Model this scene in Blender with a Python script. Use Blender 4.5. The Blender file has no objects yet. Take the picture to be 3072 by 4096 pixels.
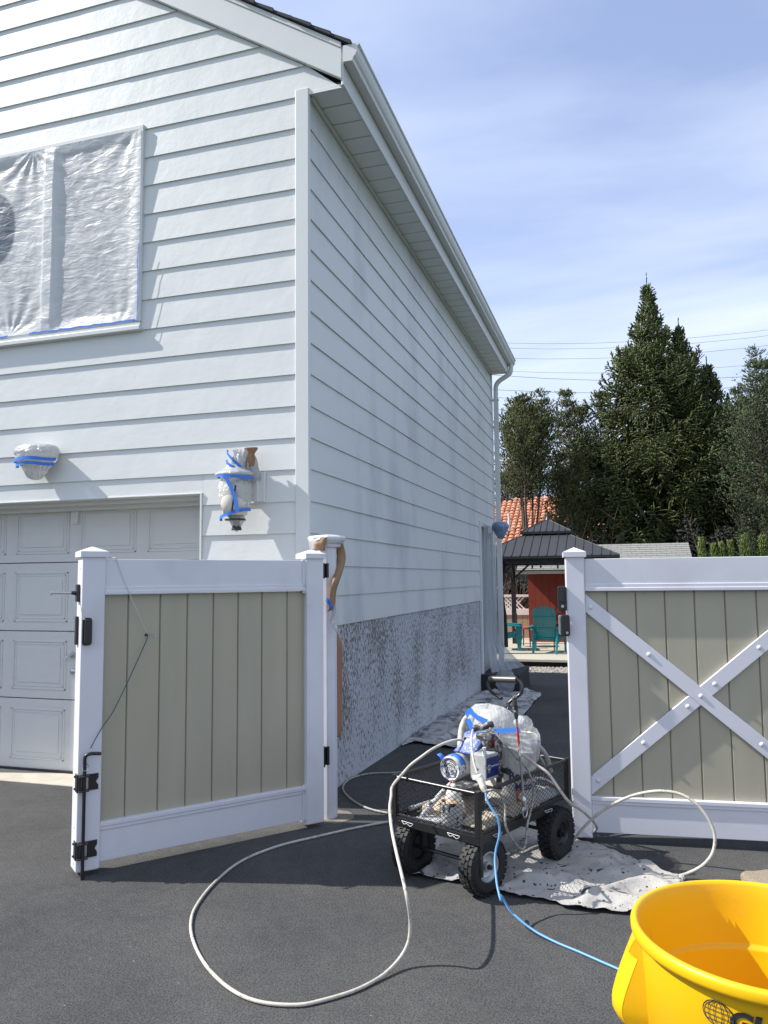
import bpy, math, random
import numpy as np
from mathutils import Vector, Matrix
random.seed(7); rng=np.random.default_rng(7)
scene=bpy.context.scene
col=scene.collection
# ------------------------------------------------------------------ camera
FL=3062.0
_v=lambda *a:np.array(a,float)
def _n(a): return a/np.linalg.norm(a)
yax=_n(_v(952,256,FL)); _q=_v(-48,266,FL)
upc=_n(np.cross(yax,_q)); upc=-upc if upc[1]>0 else upc
xax=np.cross(yax,upc); xax=-xax if xax[0]<0 else xax
RW=np.array([xax,yax,upc])
_d=RW@_v(1235-1536,3227-2048,FL); _t=-1.47/_d[2]
CAM=-(_d*_t); CAM[2]=1.47
cam=bpy.data.cameras.new('camera'); camo=bpy.data.objects.new('camera',cam); col.objects.link(camo)
cam.sensor_fit='HORIZONTAL'; cam.sensor_width=36; cam.lens=FL/3072*36; cam.clip_start=.05; cam.clip_end=2000
m=np.eye(4); m[:3,0]=RW@_v(1,0,0); m[:3,1]=RW@_v(0,-1,0); m[:3,2]=RW@_v(0,0,-1); m[:3,3]=CAM
camo.matrix_world=Matrix(m.tolist())
scene.camera=camo
scene.render.resolution_x=768; scene.render.resolution_y=1024
scene.render.engine='CYCLES'
scene.view_settings.view_transform='Standard'; scene.view_settings.look='None'
scene.view_settings.exposure=.64; scene.view_settings.gamma=1
scene.view_settings.use_curve_mapping=False
# ------------------------------------------------------------------ light
SUN_EL=math.radians(43.3); SH=_n(_v(-.976,-.217,0))
sdir=Vector((SH[0]*math.cos(SUN_EL),SH[1]*math.cos(SUN_EL),math.sin(SUN_EL)))
sl=bpy.data.lights.new('sun','SUN'); sl.energy=5.0; sl.angle=math.radians(.53); sl.color=(1,.955,.88)
so=bpy.data.objects.new('sun',sl); col.objects.link(so); so.location=(-6,-4,12)
so.rotation_euler=sdir.to_track_quat('Z','Y').to_euler()
w=bpy.data.worlds.new('World'); scene.world=w; w.use_nodes=True
nt=w.node_tree; N=nt.nodes; L=nt.links; N.clear()
out=N.new('ShaderNodeOutputWorld'); bg=N.new('ShaderNodeBackground'); bg.inputs[1].default_value=.070
sky=N.new('ShaderNodeTexSky'); sky.sky_type='NISHITA'; sky.sun_disc=False
sky.sun_elevation=SUN_EL; sky.sun_rotation=math.atan2(SH[0],SH[1]); sky.air_density=1.0; sky.dust_density=.5; sky.ozone_density=2.0
tc=N.new('ShaderNodeTexCoord')
# thin high cloud: noise over the sky direction flattened on a cloud plane
sep=N.new('ShaderNodeSeparateXYZ'); L.new(tc.outputs['Generated'],sep.inputs[0])
def mth(op,a,b=None,c=None,clamp=False):
    n=N.new('ShaderNodeMath'); n.operation=op; n.use_clamp=clamp
    for i,x in enumerate((a,b,c)):
        if x is None: continue
        if isinstance(x,(int,float)): n.inputs[i].default_value=x
        else: L.new(x,n.inputs[i])
    return n.outputs[0]
zc=mth('MAXIMUM',mth('ADD',sep.outputs[2],.12),.05)
cx=mth('DIVIDE',sep.outputs[0],zc); cy=mth('DIVIDE',sep.outputs[1],zc)
cmb=N.new('ShaderNodeCombineXYZ'); L.new(cx,cmb.inputs[0]); L.new(cy,cmb.inputs[1])
mp=N.new('ShaderNodeMapping'); L.new(cmb.outputs[0],mp.inputs[0]); mp.inputs['Rotation'].default_value=(0,0,.5); mp.inputs['Scale'].default_value=(.45,1.0,1); mp.inputs['Location'].default_value=(1.3,.35,0)
n1=N.new('ShaderNodeTexNoise'); n1.inputs['Scale'].default_value=1.15; n1.inputs['Detail'].default_value=7; n1.inputs['Roughness'].default_value=.5; n1.inputs['Distortion'].default_value=.35
L.new(mp.outputs[0],n1.inputs['Vector'])
rp=N.new('ShaderNodeValToRGB'); rp.color_ramp.elements[0].position=.34; rp.color_ramp.elements[1].position=.66
rp.color_ramp.elements[0].color=(.30,.30,.30,1); rp.color_ramp.elements[1].color=(1,1,1,1)
L.new(n1.outputs[0],rp.inputs[0])
mixc=N.new('ShaderNodeMixRGB'); mixc.inputs[2].default_value=(8.6,9.6,11.3,1)
L.new(rp.outputs[0],mixc.inputs[0]); 
tint=N.new('ShaderNodeMixRGB'); tint.blend_type='MULTIPLY'; tint.inputs[0].default_value=1; tint.inputs[2].default_value=(1.25,1.45,2.0,1)
L.new(sky.outputs[0],tint.inputs[1]); L.new(tint.outputs[0],mixc.inputs[1])
L.new(mixc.outputs[0],bg.inputs[0]); L.new(bg.outputs[0],out.inputs[0])
# ------------------------------------------------------------------ placement helpers (a point of the place seen along a direction, on a known plane)
def _ray(px,py): return RW@_v(px-1536,py-2048,FL)
def Pz(px,py,z=0.): d=_ray(px,py); return CAM+d*(z-CAM[2])/d[2]
def Py(px,py,y=0.): d=_ray(px,py); return CAM+d*(y-CAM[1])/d[1]
def Px(px,py,x=0.): d=_ray(px,py); return CAM+d*(x-CAM[0])/d[0]
def Pp(px,py,o,n): d=_ray(px,py); n=np.array(n,float); return CAM+d*(n@(np.array(o,float)-CAM))/(n@d)
def gz(y): return 0. if y<0 else -.0265*min(y,11.)
# ------------------------------------------------------------------ materials
def mat(name,c,rough=.6,metal=0,bump=0,bscale=50,var=0,vscale=4,spec=.5,c2=None,c2t=(.5,.6),c2scale=10,stretch=(1,1,1),detail=4,island=0,bdist=.01,trans=0,alpha=1,coat=0,sss=0,wave=None):
    M=bpy.data.materials.new(name); M.use_nodes=True; t=M.node_tree; n=t.nodes; l=t.links
    b=n['Principled BSDF']; b.inputs['Roughness'].default_value=rough; b.inputs['Metallic'].default_value=metal
    b.inputs['Specular IOR Level'].default_value=spec
    if coat: b.inputs['Coat Weight'].default_value=coat
    if trans: b.inputs['Transmission Weight'].default_value=trans
    b.inputs['Alpha'].default_value=alpha
    geo=n.new('ShaderNodeNewGeometry'); mp=n.new('ShaderNodeMapping'); l.new(geo.outputs['Position'],mp.inputs[0]); mp.inputs['Scale'].default_value=stretch
    rgb=n.new('ShaderNodeRGB'); rgb.outputs[0].default_value=(*c,1); cur=rgb.outputs[0]
    def noise(s,d=4,r=.55):
        x=n.new('ShaderNodeTexNoise'); x.inputs['Scale'].default_value=s; x.inputs['Detail'].default_value=d; x.inputs['Roughness'].default_value=r; l.new(mp.outputs[0],x.inputs['Vector']); return x.outputs[0]
    def hsv(cur,val):
        h=n.new('ShaderNodeHueSaturation'); l.new(cur,h.inputs['Color']); l.new(val,h.inputs['Value']); return h.outputs[0]
    def rng_(x,a,b_):
        r=n.new('ShaderNodeMapRange'); l.new(x,r.inputs[0]); r.inputs[3].default_value=a; r.inputs[4].default_value=b_; return r
    if var:
        r=rng_(noise(vscale),1-var,1+var); r.inputs[1].default_value=.25; r.inputs[2].default_value=.75; cur=hsv(cur,r.outputs[0])
    if island:
        r=rng_(geo.outputs['Random Per Island'],1-island,1+island); cur=hsv(cur,r.outputs[0])
    if c2:
        rp=n.new('ShaderNodeValToRGB'); rp.color_ramp.elements[0].position=c2t[0]; rp.color_ramp.elements[1].position=c2t[1]
        l.new(noise(c2scale,detail,.6),rp.inputs[0]); mx=n.new('ShaderNodeMixRGB'); l.new(rp.outputs[0],mx.inputs[0]); l.new(cur,mx.inputs[1]); mx.inputs[2].default_value=(*c2,1); cur=mx.outputs[0]
    l.new(cur,b.inputs['Base Color'])
    if bump:
        bp=n.new('ShaderNodeBump'); bp.inputs['Strength'].default_value=bump; bp.inputs['Distance'].default_value=bdist; l.new(noise(bscale,5,.6),bp.inputs['Height']); l.new(bp.outputs[0],b.inputs['Normal'])
    return M
M={}
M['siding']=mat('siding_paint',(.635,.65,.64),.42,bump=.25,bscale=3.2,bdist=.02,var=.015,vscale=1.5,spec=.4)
M['siding_side']=mat('siding_paint_shaded_patchy',(.61,.63,.62),.42,bump=.2,bscale=3,bdist=.02,c2=(.50,.52,.53),c2t=(.50,.66),c2scale=1.6,stretch=(1,1,.45),spec=.45,detail=5)  # same paint as the front; shade tone put into the colour, plus patches
M['trim']=mat('trim_paint',(.62,.635,.625),.4,bump=.1,bscale=6,spec=.4,bdist=.01)
M['soffit']=mat('soffit_paint',(.70,.725,.71),.5,var=.03,vscale=3)
M['vinyl']=mat('white_vinyl',(.66,.655,.70),.33,c2=(.55,.545,.57),c2t=(.5,.85),c2scale=2.5,detail=6,spec=.5,bump=.03,bscale=30,bdist=.004)
M['tan']=mat('tan_vinyl',(.39,.362,.275),.38,var=.05,vscale=9,stretch=(1,1,.12),spec=.5)
M['tan_edge']=mat('tan_vinyl_groove',(.30,.285,.22),.5)
M['door']=mat('garage_door_paint',(.60,.60,.59),.45,bump=.35,bscale=38,bdist=.004,stretch=(1,1,5),var=.02)
M['black']=mat('black_metal',(.018,.018,.02),.35,bump=.1,bscale=60)
M['blackp']=mat('black_plastic',(.015,.015,.016),.4)
M['rubber']=mat('tyre_rubber',(.011,.011,.012),.7,bump=.2,bscale=120,c2=(.10,.10,.10),c2t=(.68,.76),c2scale=14)
M['steel']=mat('steel',(.55,.56,.58),.3,metal=1)
M['zinc']=mat('galvanised_rim',(.42,.45,.46),.4,metal=.7,var=.15,vscale=20)
M['wire']=mat('grey_wire',(.30,.30,.31),.5)
M['shingle']=mat('dark_shingle',(.035,.037,.045),.9,bump=.4,bscale=150,var=.25,vscale=30)
M['cartblack']=mat('black_cart_frame',(.014,.014,.015),.28,c2=(.45,.43,.38),c2t=(.71,.73),c2scale=38)
M['hose']=mat('beige_hose',(.47,.44,.38),.6,c2=(.16,.155,.15),c2t=(.58,.7),c2scale=60,var=.2,vscale=25)
M['hose2']=mat('grey_hose',(.30,.29,.26),.6,c2=(.06,.06,.06),c2t=(.5,.66),c2scale=70,var=.2,vscale=25)
M['bluecord']=mat('blue_cord',(.10,.27,.50),.45)
M['greencord']=mat('green_cord',(.02,.10,.11),.5)
M['twine']=mat('white_twine',(.55,.53,.50),.8)
M['tape']=mat('blue_tape',(.035,.17,.60),.5,bump=.3,bscale=60,bdist=.004)
M['kraft']=mat('kraft_paper',(.27,.165,.09),.8,bump=.4,bscale=12,bdist=.02,var=.15)
M['kraft2']=mat('red_paper',(.30,.155,.10),.75,var=.1,bump=.2,bscale=6,bdist=.02)
M['yellow']=mat('yellow_plastic',(.74,.42,.002),.42,c2=(.50,.31,.05),c2t=(.58,.80),c2scale=9,detail=9,spec=.45,bump=.12,bscale=90,bdist=.002)
M['ink']=mat('black_ink',(.012,.012,.014),.6)
M['concrete']=mat('pale_concrete',(.42,.385,.32),.9,bump=.35,bscale=90,var=.14,vscale=8,bdist=.006)
M['footing']=mat('old_footing',(.17,.145,.12),.95,bump=.6,bscale=60,var=.35,vscale=18,bdist=.01)
M['patio']=mat('patio_concrete',(.40,.375,.31),.9,bump=.2,bscale=60,var=.06,vscale=2)
M['stone']=mat('coarse_stone',(.30,.245,.18),.95,bump=1,bscale=160,var=.35,vscale=150,bdist=.01)
M['mat_gazebo']=mat('dark_metal_roof',(.036,.038,.043),.6,spec=.3,var=.06,vscale=.8)
M['red']=mat('red_barn_paint',(.20,.026,.014),.65,var=.1,bump=.1,bscale=30)
M['greyshingle']=mat('grey_shingle',(.20,.20,.19),.95,island=.22,bump=.4,bscale=60,var=.12,vscale=25)
M['teal']=mat('teal_plastic',(.01,.205,.225),.42,spec=.4)
M['pinkwhite']=mat('white_fence_panel',(.74,.66,.65),.5)
M['woodtan']=mat('weathered_panel',(.33,.25,.18),.8,var=.12,vscale=12,stretch=(1,1,.1))
M['clay']=mat('clay_tile',(.50,.23,.14),.85,island=.38,var=.25,vscale=3,c2=(.24,.10,.06),c2t=(.55,.8),c2scale=2.2)
M['bark']=mat('bark',(.075,.055,.04),.95,bump=.6,bscale=30,var=.3)
M['twig']=mat('bare_twig',(.085,.065,.05),.95,var=.25,vscale=6)
M['needle']=mat('spruce_needles',(.062,.080,.022),.6,island=.6,var=.25,vscale=1.0,spec=.35)
M['needle2']=mat('airy_needles',(.090,.105,.036),.62,island=.5,var=.3,vscale=1.3,spec=.3)
M['needle3']=mat('grey_green_needles',(.075,.102,.048),.62,island=.5,var=.3,vscale=1.3,spec=.3)
M['yellowleaf']=mat('young_leaves',(.20,.27,.055),.6,island=.4)
M['arbor']=mat('arborvitae_leaves',(.085,.125,.02),.65,island=.45)
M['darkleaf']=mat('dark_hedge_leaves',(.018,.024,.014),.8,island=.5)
M['grass']=mat('grass',(.05,.075,.025),.95,var=.4,vscale=3,bump=.5,bscale=30)
M['gravel']=mat('gravel',(.35,.32,.29),.9,bump=1,bscale=45,var=.35,vscale=60,bdist=.03,island=.4)
M['soil']=mat('soil',(.035,.028,.022),.95,bump=.5,bscale=40)
M['glass']=mat('window_glass',(.03,.035,.04),.05,spec=.8)
M['paintwhite']=mat('spattered_white_metal',(.55,.56,.56),.4,c2=(.07,.09,.16),c2t=(.55,.62),c2scale=48,var=.2,vscale=30)
M['paintblue']=mat('spattered_blue_metal',(.05,.10,.30),.4,c2=(.50,.53,.58),c2t=(.56,.64),c2scale=75,var=.2,vscale=30)
M['paintgrey']=mat('spattered_grey_box',(.36,.37,.37),.5,c2=(.05,.05,.055),c2t=(.6,.68),c2scale=42,var=.25,vscale=20)
M['paintdark']=mat('spattered_dark_metal',(.035,.035,.035),.5,c2=(.40,.40,.38),c2t=(.52,.66),c2scale=38)
M['label_navy']=mat('navy_label',(.012,.018,.12),.4,c2=(.4,.42,.45),c2t=(.68,.72),c2scale=60)
M['label_white']=mat('label_print',(.6,.62,.65),.5)
M['label_red']=mat('red_print',(.45,.02,.02),.5)
M['bucket']=mat('white_bucket',(.62,.59,.54),.42,var=.05)
M['can']=mat('spattered_paint_can',(.60,.60,.58),.45,c2=(.03,.03,.05),c2t=(.58,.60),c2scale=30,detail=2,stretch=(1,1,.5))
M['rag']=mat('beige_rag',(.46,.40,.31),.9,bump=.5,bscale=25,bdist=.02,var=.15)
M['orange']=mat('orange_plastic',(.55,.10,.02),.5)
M['redtable']=mat('red_table_paint',(.45,.07,.03),.5)
M['mesh_black']=mat('black_netting',(.006,.006,.007),.9)
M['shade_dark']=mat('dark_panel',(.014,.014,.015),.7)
# asphalt
def asphalt():
    X=bpy.data.materials.new('asphalt'); X.use_nodes=True; t=X.node_tree; n=t.nodes; l=t.links; b=n['Principled BSDF']
    g=n.new('ShaderNodeNewGeometry')
    def nz(s,d=3,r=.55):
        x=n.new('ShaderNodeTexNoise'); x.inputs['Scale'].default_value=s; x.inputs['Detail'].default_value=d; x.inputs['Roughness'].default_value=r; l.new(g.outputs['Position'],x.inputs['Vector']); return x.outputs[0]
    vo=n.new('ShaderNodeTexVoronoi'); vo.inputs['Scale'].default_value=95; l.new(g.outputs['Position'],vo.inputs['Vector'])
    vo2=n.new('ShaderNodeTexVoronoi'); vo2.inputs['Scale'].default_value=23; l.new(g.outputs['Position'],vo2.inputs['Vector'])
    ramp=n.new('ShaderNodeValToRGB'); e=ramp.color_ramp.elements; e[0].position=.25; e[0].color=(.062,.063,.065,1); e[1].position=.8; e[1].color=(.118,.117,.115,1)
    ma=n.new('ShaderNodeMath'); ma.operation='MULTIPLY_ADD'; l.new(nz(17,4,.7),ma.inputs[0]); ma.inputs[1].default_value=.55; l.new(nz(1.1,6,.65),ma.inputs[2]); mb_=n.new('ShaderNodeMath'); mb_.operation='SUBTRACT'; l.new(ma.outputs[0],mb_.inputs[0]); mb_.inputs[1].default_value=.27; l.new(mb_.outputs[0],ramp.inputs[0])
    # small pale grit chips
    r2=n.new('ShaderNodeValToRGB'); r2.color_ramp.elements[0].position=.0; r2.color_ramp.elements[0].color=(1,1,1,1); r2.color_ramp.elements[1].position=.075; r2.color_ramp.elements[1].color=(0,0,0,1)
    l.new(vo2.outputs['Distance'],r2.inputs[0])
    gate=n.new('ShaderNodeMath'); gate.operation='GREATER_THAN'; gate.inputs[1].default_value=.93
    sx=n.new('ShaderNodeSeparateXYZ'); l.new(vo2.outputs['Color'],sx.inputs[0]); l.new(sx.outputs[0],gate.inputs[0])
    mm=n.new('ShaderNodeMath'); mm.operation='MULTIPLY'; l.new(r2.outputs[0],mm.inputs[0]); l.new(gate.outputs[0],mm.inputs[1])
    # pits between the aggregate
    r3=n.new('ShaderNodeValToRGB'); r3.color_ramp.elements[0].position=.42; r3.color_ramp.elements[0].color=(.62,.62,.62,1); r3.color_ramp.elements[1].position=.55; r3.color_ramp.elements[1].color=(1,1,1,1)
    l.new(nz(120,3,.6),r3.inputs[0])
    mu=n.new('ShaderNodeMixRGB'); mu.blend_type='MULTIPLY'; mu.inputs[0].default_value=1; l.new(ramp.outputs[0],mu.inputs[1]); l.new(r3.outputs[0],mu.inputs[2])
    mx=n.new('ShaderNodeMixRGB'); l.new(mm.outputs[0],mx.inputs[0]); l.new(mu.outputs[0],mx.inputs[1]); mx.inputs[2].default_value=(.5,.48,.45,1)
    l.new(mx.outputs[0],b.inputs['Base Color']); b.inputs['Roughness'].default_value=.9; b.inputs['Specular IOR Level'].default_value=.12
    ad=n.new('ShaderNodeMath'); ad.operation='ADD'; l.new(nz(120,3,.6),ad.inputs[0]); l.new(nz(260,2),ad.inputs[1])
    bp=n.new('ShaderNodeBump'); bp.inputs['Strength'].default_value=.55; bp.inputs['Distance'].default_value=.009; l.new(ad.outputs[0],bp.inputs['Height'])
    l.new(bp.outputs[0],b.inputs['Normal']); return X
M['asphalt']=asphalt()
def chipped():
    # white paint worn off stucco in vertical flakes, showing grey render
    X=bpy.data.materials.new('chipped_stucco'); X.use_nodes=True; t=X.node_tree; n=t.nodes; l=t.links; b=n['Principled BSDF']
    g=n.new('ShaderNodeNewGeometry'); mp=n.new('ShaderNodeMapping'); l.new(g.outputs['Position'],mp.inputs[0]); mp.inputs['Scale'].default_value=(1,1,.42)
    def nz(s,d,r,vec): 
        x=n.new('ShaderNodeTexNoise'); x.inputs['Scale'].default_value=s; x.inputs['Detail'].default_value=d; x.inputs['Roughness'].default_value=r; l.new(vec,x.inputs['Vector']); return x.outputs[0]
    f=nz(56,3,.55,mp.outputs[0]); mp2=n.new('ShaderNodeMapping'); l.new(g.outputs['Position'],mp2.inputs[0]); mp2.inputs['Scale'].default_value=(1,1,.6); big=nz(2.3,3,.6,mp2.outputs[0])
    a=n.new('ShaderNodeMath'); a.operation='MULTIPLY_ADD'; l.new(big,a.inputs[0]); a.inputs[1].default_value=.36; l.new(f,a.inputs[2])
    # less wear low on the wall and near its top edge
    s=n.new('ShaderNodeSeparateXYZ'); l.new(g.outputs['Position'],s.inputs[0])
    mr=n.new('ShaderNodeMapRange'); l.new(s.outputs[2],mr.inputs[0]); mr.inputs[1].default_value=-.1; mr.inputs[2].default_value=.35; mr.inputs[3].default_value=-.09; mr.inputs[4].default_value=0
    a2=n.new('ShaderNodeMath'); a2.operation='ADD'; l.new(a.outputs[0],a2.inputs[0]); l.new(mr.outputs[0],a2.inputs[1])
    rp=n.new('ShaderNodeValToRGB'); rp.color_ramp.elements[0].position=.70; rp.color_ramp.elements[1].position=.73; 
    l.new(a2.outputs[0],rp.inputs[0])
    mx=n.new('ShaderNodeMixRGB'); l.new(rp.outputs[0],mx.inputs[0]); mx.inputs[1].default_value=(.45,.465,.49,1); mx.inputs[2].default_value=(.155,.142,.132,1)
    l.new(mx.outputs[0],b.inputs['Base Color']); b.inputs['Roughness'].default_value=.85
    bp=n.new('ShaderNodeBump'); bp.inputs['Strength'].default_value=.6; bp.inputs['Distance'].default_value=.006; bp.invert=True
    ad=n.new('ShaderNodeMath'); ad.operation='MULTIPLY_ADD'; l.new(nz(60,4,.6,g.outputs['Position']),ad.inputs[0]); ad.inputs[1].default_value=.8; l.new(rp.outputs[0],ad.inputs[2]); l.new(ad.outputs[0],bp.inputs['Height']); l.new(bp.outputs[0],b.inputs['Normal']); return X
M['stucco']=chipped()
def cloth(name,base,dark,th,sc):
    X=mat(name,base,.9,bump=.5,bscale=9,bdist=.03,var=.12,vscale=6)
    t=X.node_tree; n=t.nodes; l=t.links; b=n['Principled BSDF']; src=b.inputs['Base Color'].links[0].from_socket
    g=n.new('ShaderNodeNewGeometry')
    def layer(src,scale,lo,hi,colr,kind='V',d=3):
        if kind=='V':
            x=n.new('ShaderNodeTexVoronoi'); x.inputs['Scale'].default_value=scale; l.new(g.outputs['Position'],x.inputs['Vector']); o=x.outputs['Distance']
            s=n.new('ShaderNodeSeparateXYZ'); l.new(x.outputs['Color'],s.inputs[0])
            sb=n.new('ShaderNodeMath'); sb.operation='MULTIPLY'; l.new(s.outputs[0],sb.inputs[0]); sb.inputs[1].default_value=hi
            q=n.new('ShaderNodeMath'); q.operation='SUBTRACT'; l.new(sb.outputs[0],q.inputs[0]); q.inputs[1].default_value=lo
            r=n.new('ShaderNodeMath'); r.operation='LESS_THAN'; l.new(o,r.inputs[0]); l.new(q.outputs[0],r.inputs[1]); f=r.outputs[0]
        else:
            x=n.new('ShaderNodeTexNoise'); x.inputs['Scale'].default_value=scale; x.inputs['Detail'].default_value=d; x.inputs['Distortion'].default_value=.6; l.new(g.outputs['Position'],x.inputs['Vector'])
            r=n.new('ShaderNodeValToRGB'); r.color_ramp.elements[0].position=lo; r.color_ramp.elements[1].position=hi; l.new(x.outputs[0],r.inputs[0]); f=r.outputs[0]
        mx=n.new('ShaderNodeMixRGB'); l.new(f,mx.inputs[0]); l.new(src,mx.inputs[1]); mx.inputs[2].default_value=(*colr,1); return mx.outputs[0]
    src=layer(src,3.2,.60,.68,(.22,.25,.32),'N')
    src=layer(src,14,.66,.675,dark,'N'); src=layer(src,5,.60,.75,(.24,.23,.22),'N')
    src=layer(src,38,.14,.44,dark)
    src=layer(src,90,.25,.50,dark)
    l.new(src,b.inputs['Base Color']); return X
M['dropcloth']=cloth('spattered_dropcloth',(.37,.355,.335),(.03,.035,.05),.6,1)
M['dropcloth2']=mat('grey_dropcloth',(.40,.395,.385),.9,bump=.5,bscale=9,bdist=.03,c2=(.10,.11,.13),c2t=(.5,.62),c2scale=5.5,var=.2)
def film(name,alpha=.75,c=(.66,.68,.72),rough=.22,bump=.7,bs=26,stretch=(1,1,1),bd=.02):
    X=bpy.data.materials.new(name); X.use_nodes=True; t=X.node_tree; n=t.nodes; l=t.links; b=n['Principled BSDF']; o=n['Material Output']
    b.inputs['Base Color'].default_value=(*c,1); b.inputs['Roughness'].default_value=rough; b.inputs['Specular IOR Level'].default_value=.9
    g=n.new('ShaderNodeNewGeometry'); mp=n.new('ShaderNodeMapping'); l.new(g.outputs['Position'],mp.inputs[0]); mp.inputs['Scale'].default_value=stretch
    x=n.new('ShaderNodeTexNoise'); x.inputs['Scale'].default_value=bs; x.inputs['Detail'].default_value=6; x.inputs['Distortion'].default_value=1.5; l.new(mp.outputs[0],x.inputs['Vector'])
    bp=n.new('ShaderNodeBump'); bp.inputs['Strength'].default_value=bump; bp.inputs['Distance'].default_value=bd; l.new(x.outputs[0],bp.inputs['Height']); l.new(bp.outputs[0],b.inputs['Normal'])
    tl=n.new('ShaderNodeBsdfTranslucent'); tl.inputs[0].default_value=(*c,1); m1=n.new('ShaderNodeMixShader'); m1.inputs[0].default_value=.35; l.new(b.outputs[0],m1.inputs[1]); l.new(tl.outputs[0],m1.inputs[2])
    tr=n.new('ShaderNodeBsdfTransparent'); m2=n.new('ShaderNodeMixShader'); m2.inputs[0].default_value=alpha; l.new(tr.outputs[0],m2.inputs[1]); l.new(m1.outputs[0],m2.inputs[2]); l.new(m2.outputs[0],o.inputs[0]); return X
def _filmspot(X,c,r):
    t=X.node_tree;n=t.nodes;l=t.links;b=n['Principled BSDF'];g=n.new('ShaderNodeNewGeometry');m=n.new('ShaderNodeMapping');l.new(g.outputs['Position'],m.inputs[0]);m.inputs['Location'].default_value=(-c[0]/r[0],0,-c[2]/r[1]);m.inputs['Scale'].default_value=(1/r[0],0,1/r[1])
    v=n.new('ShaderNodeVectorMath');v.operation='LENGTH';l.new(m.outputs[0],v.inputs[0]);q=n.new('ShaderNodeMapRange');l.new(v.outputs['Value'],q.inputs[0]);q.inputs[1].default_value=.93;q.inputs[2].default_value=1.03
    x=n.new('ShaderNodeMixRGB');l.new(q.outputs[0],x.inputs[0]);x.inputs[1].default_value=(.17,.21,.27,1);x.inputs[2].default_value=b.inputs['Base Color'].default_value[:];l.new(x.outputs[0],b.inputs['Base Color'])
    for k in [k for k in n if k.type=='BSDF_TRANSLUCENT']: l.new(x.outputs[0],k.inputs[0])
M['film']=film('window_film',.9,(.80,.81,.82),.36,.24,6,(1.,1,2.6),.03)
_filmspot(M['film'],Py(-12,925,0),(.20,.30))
M['filmdoor']=film('door_film',.7,(.42,.46,.50),.3,.6,9,(1,1,.4),.03)
M['bag']=film('clear_bag',.6,(.66,.68,.69),.12,.8,14,(1,1,.5),.03)
M['bagw']=film('wrap_bag',.86,(.60,.61,.62),.16,.6,18,(1,1,.6),.02)
M['bagclear']=film('lantern_bag',.62,(.70,.71,.70),.15,.9,22,(1,1,.6),.03)
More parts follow.
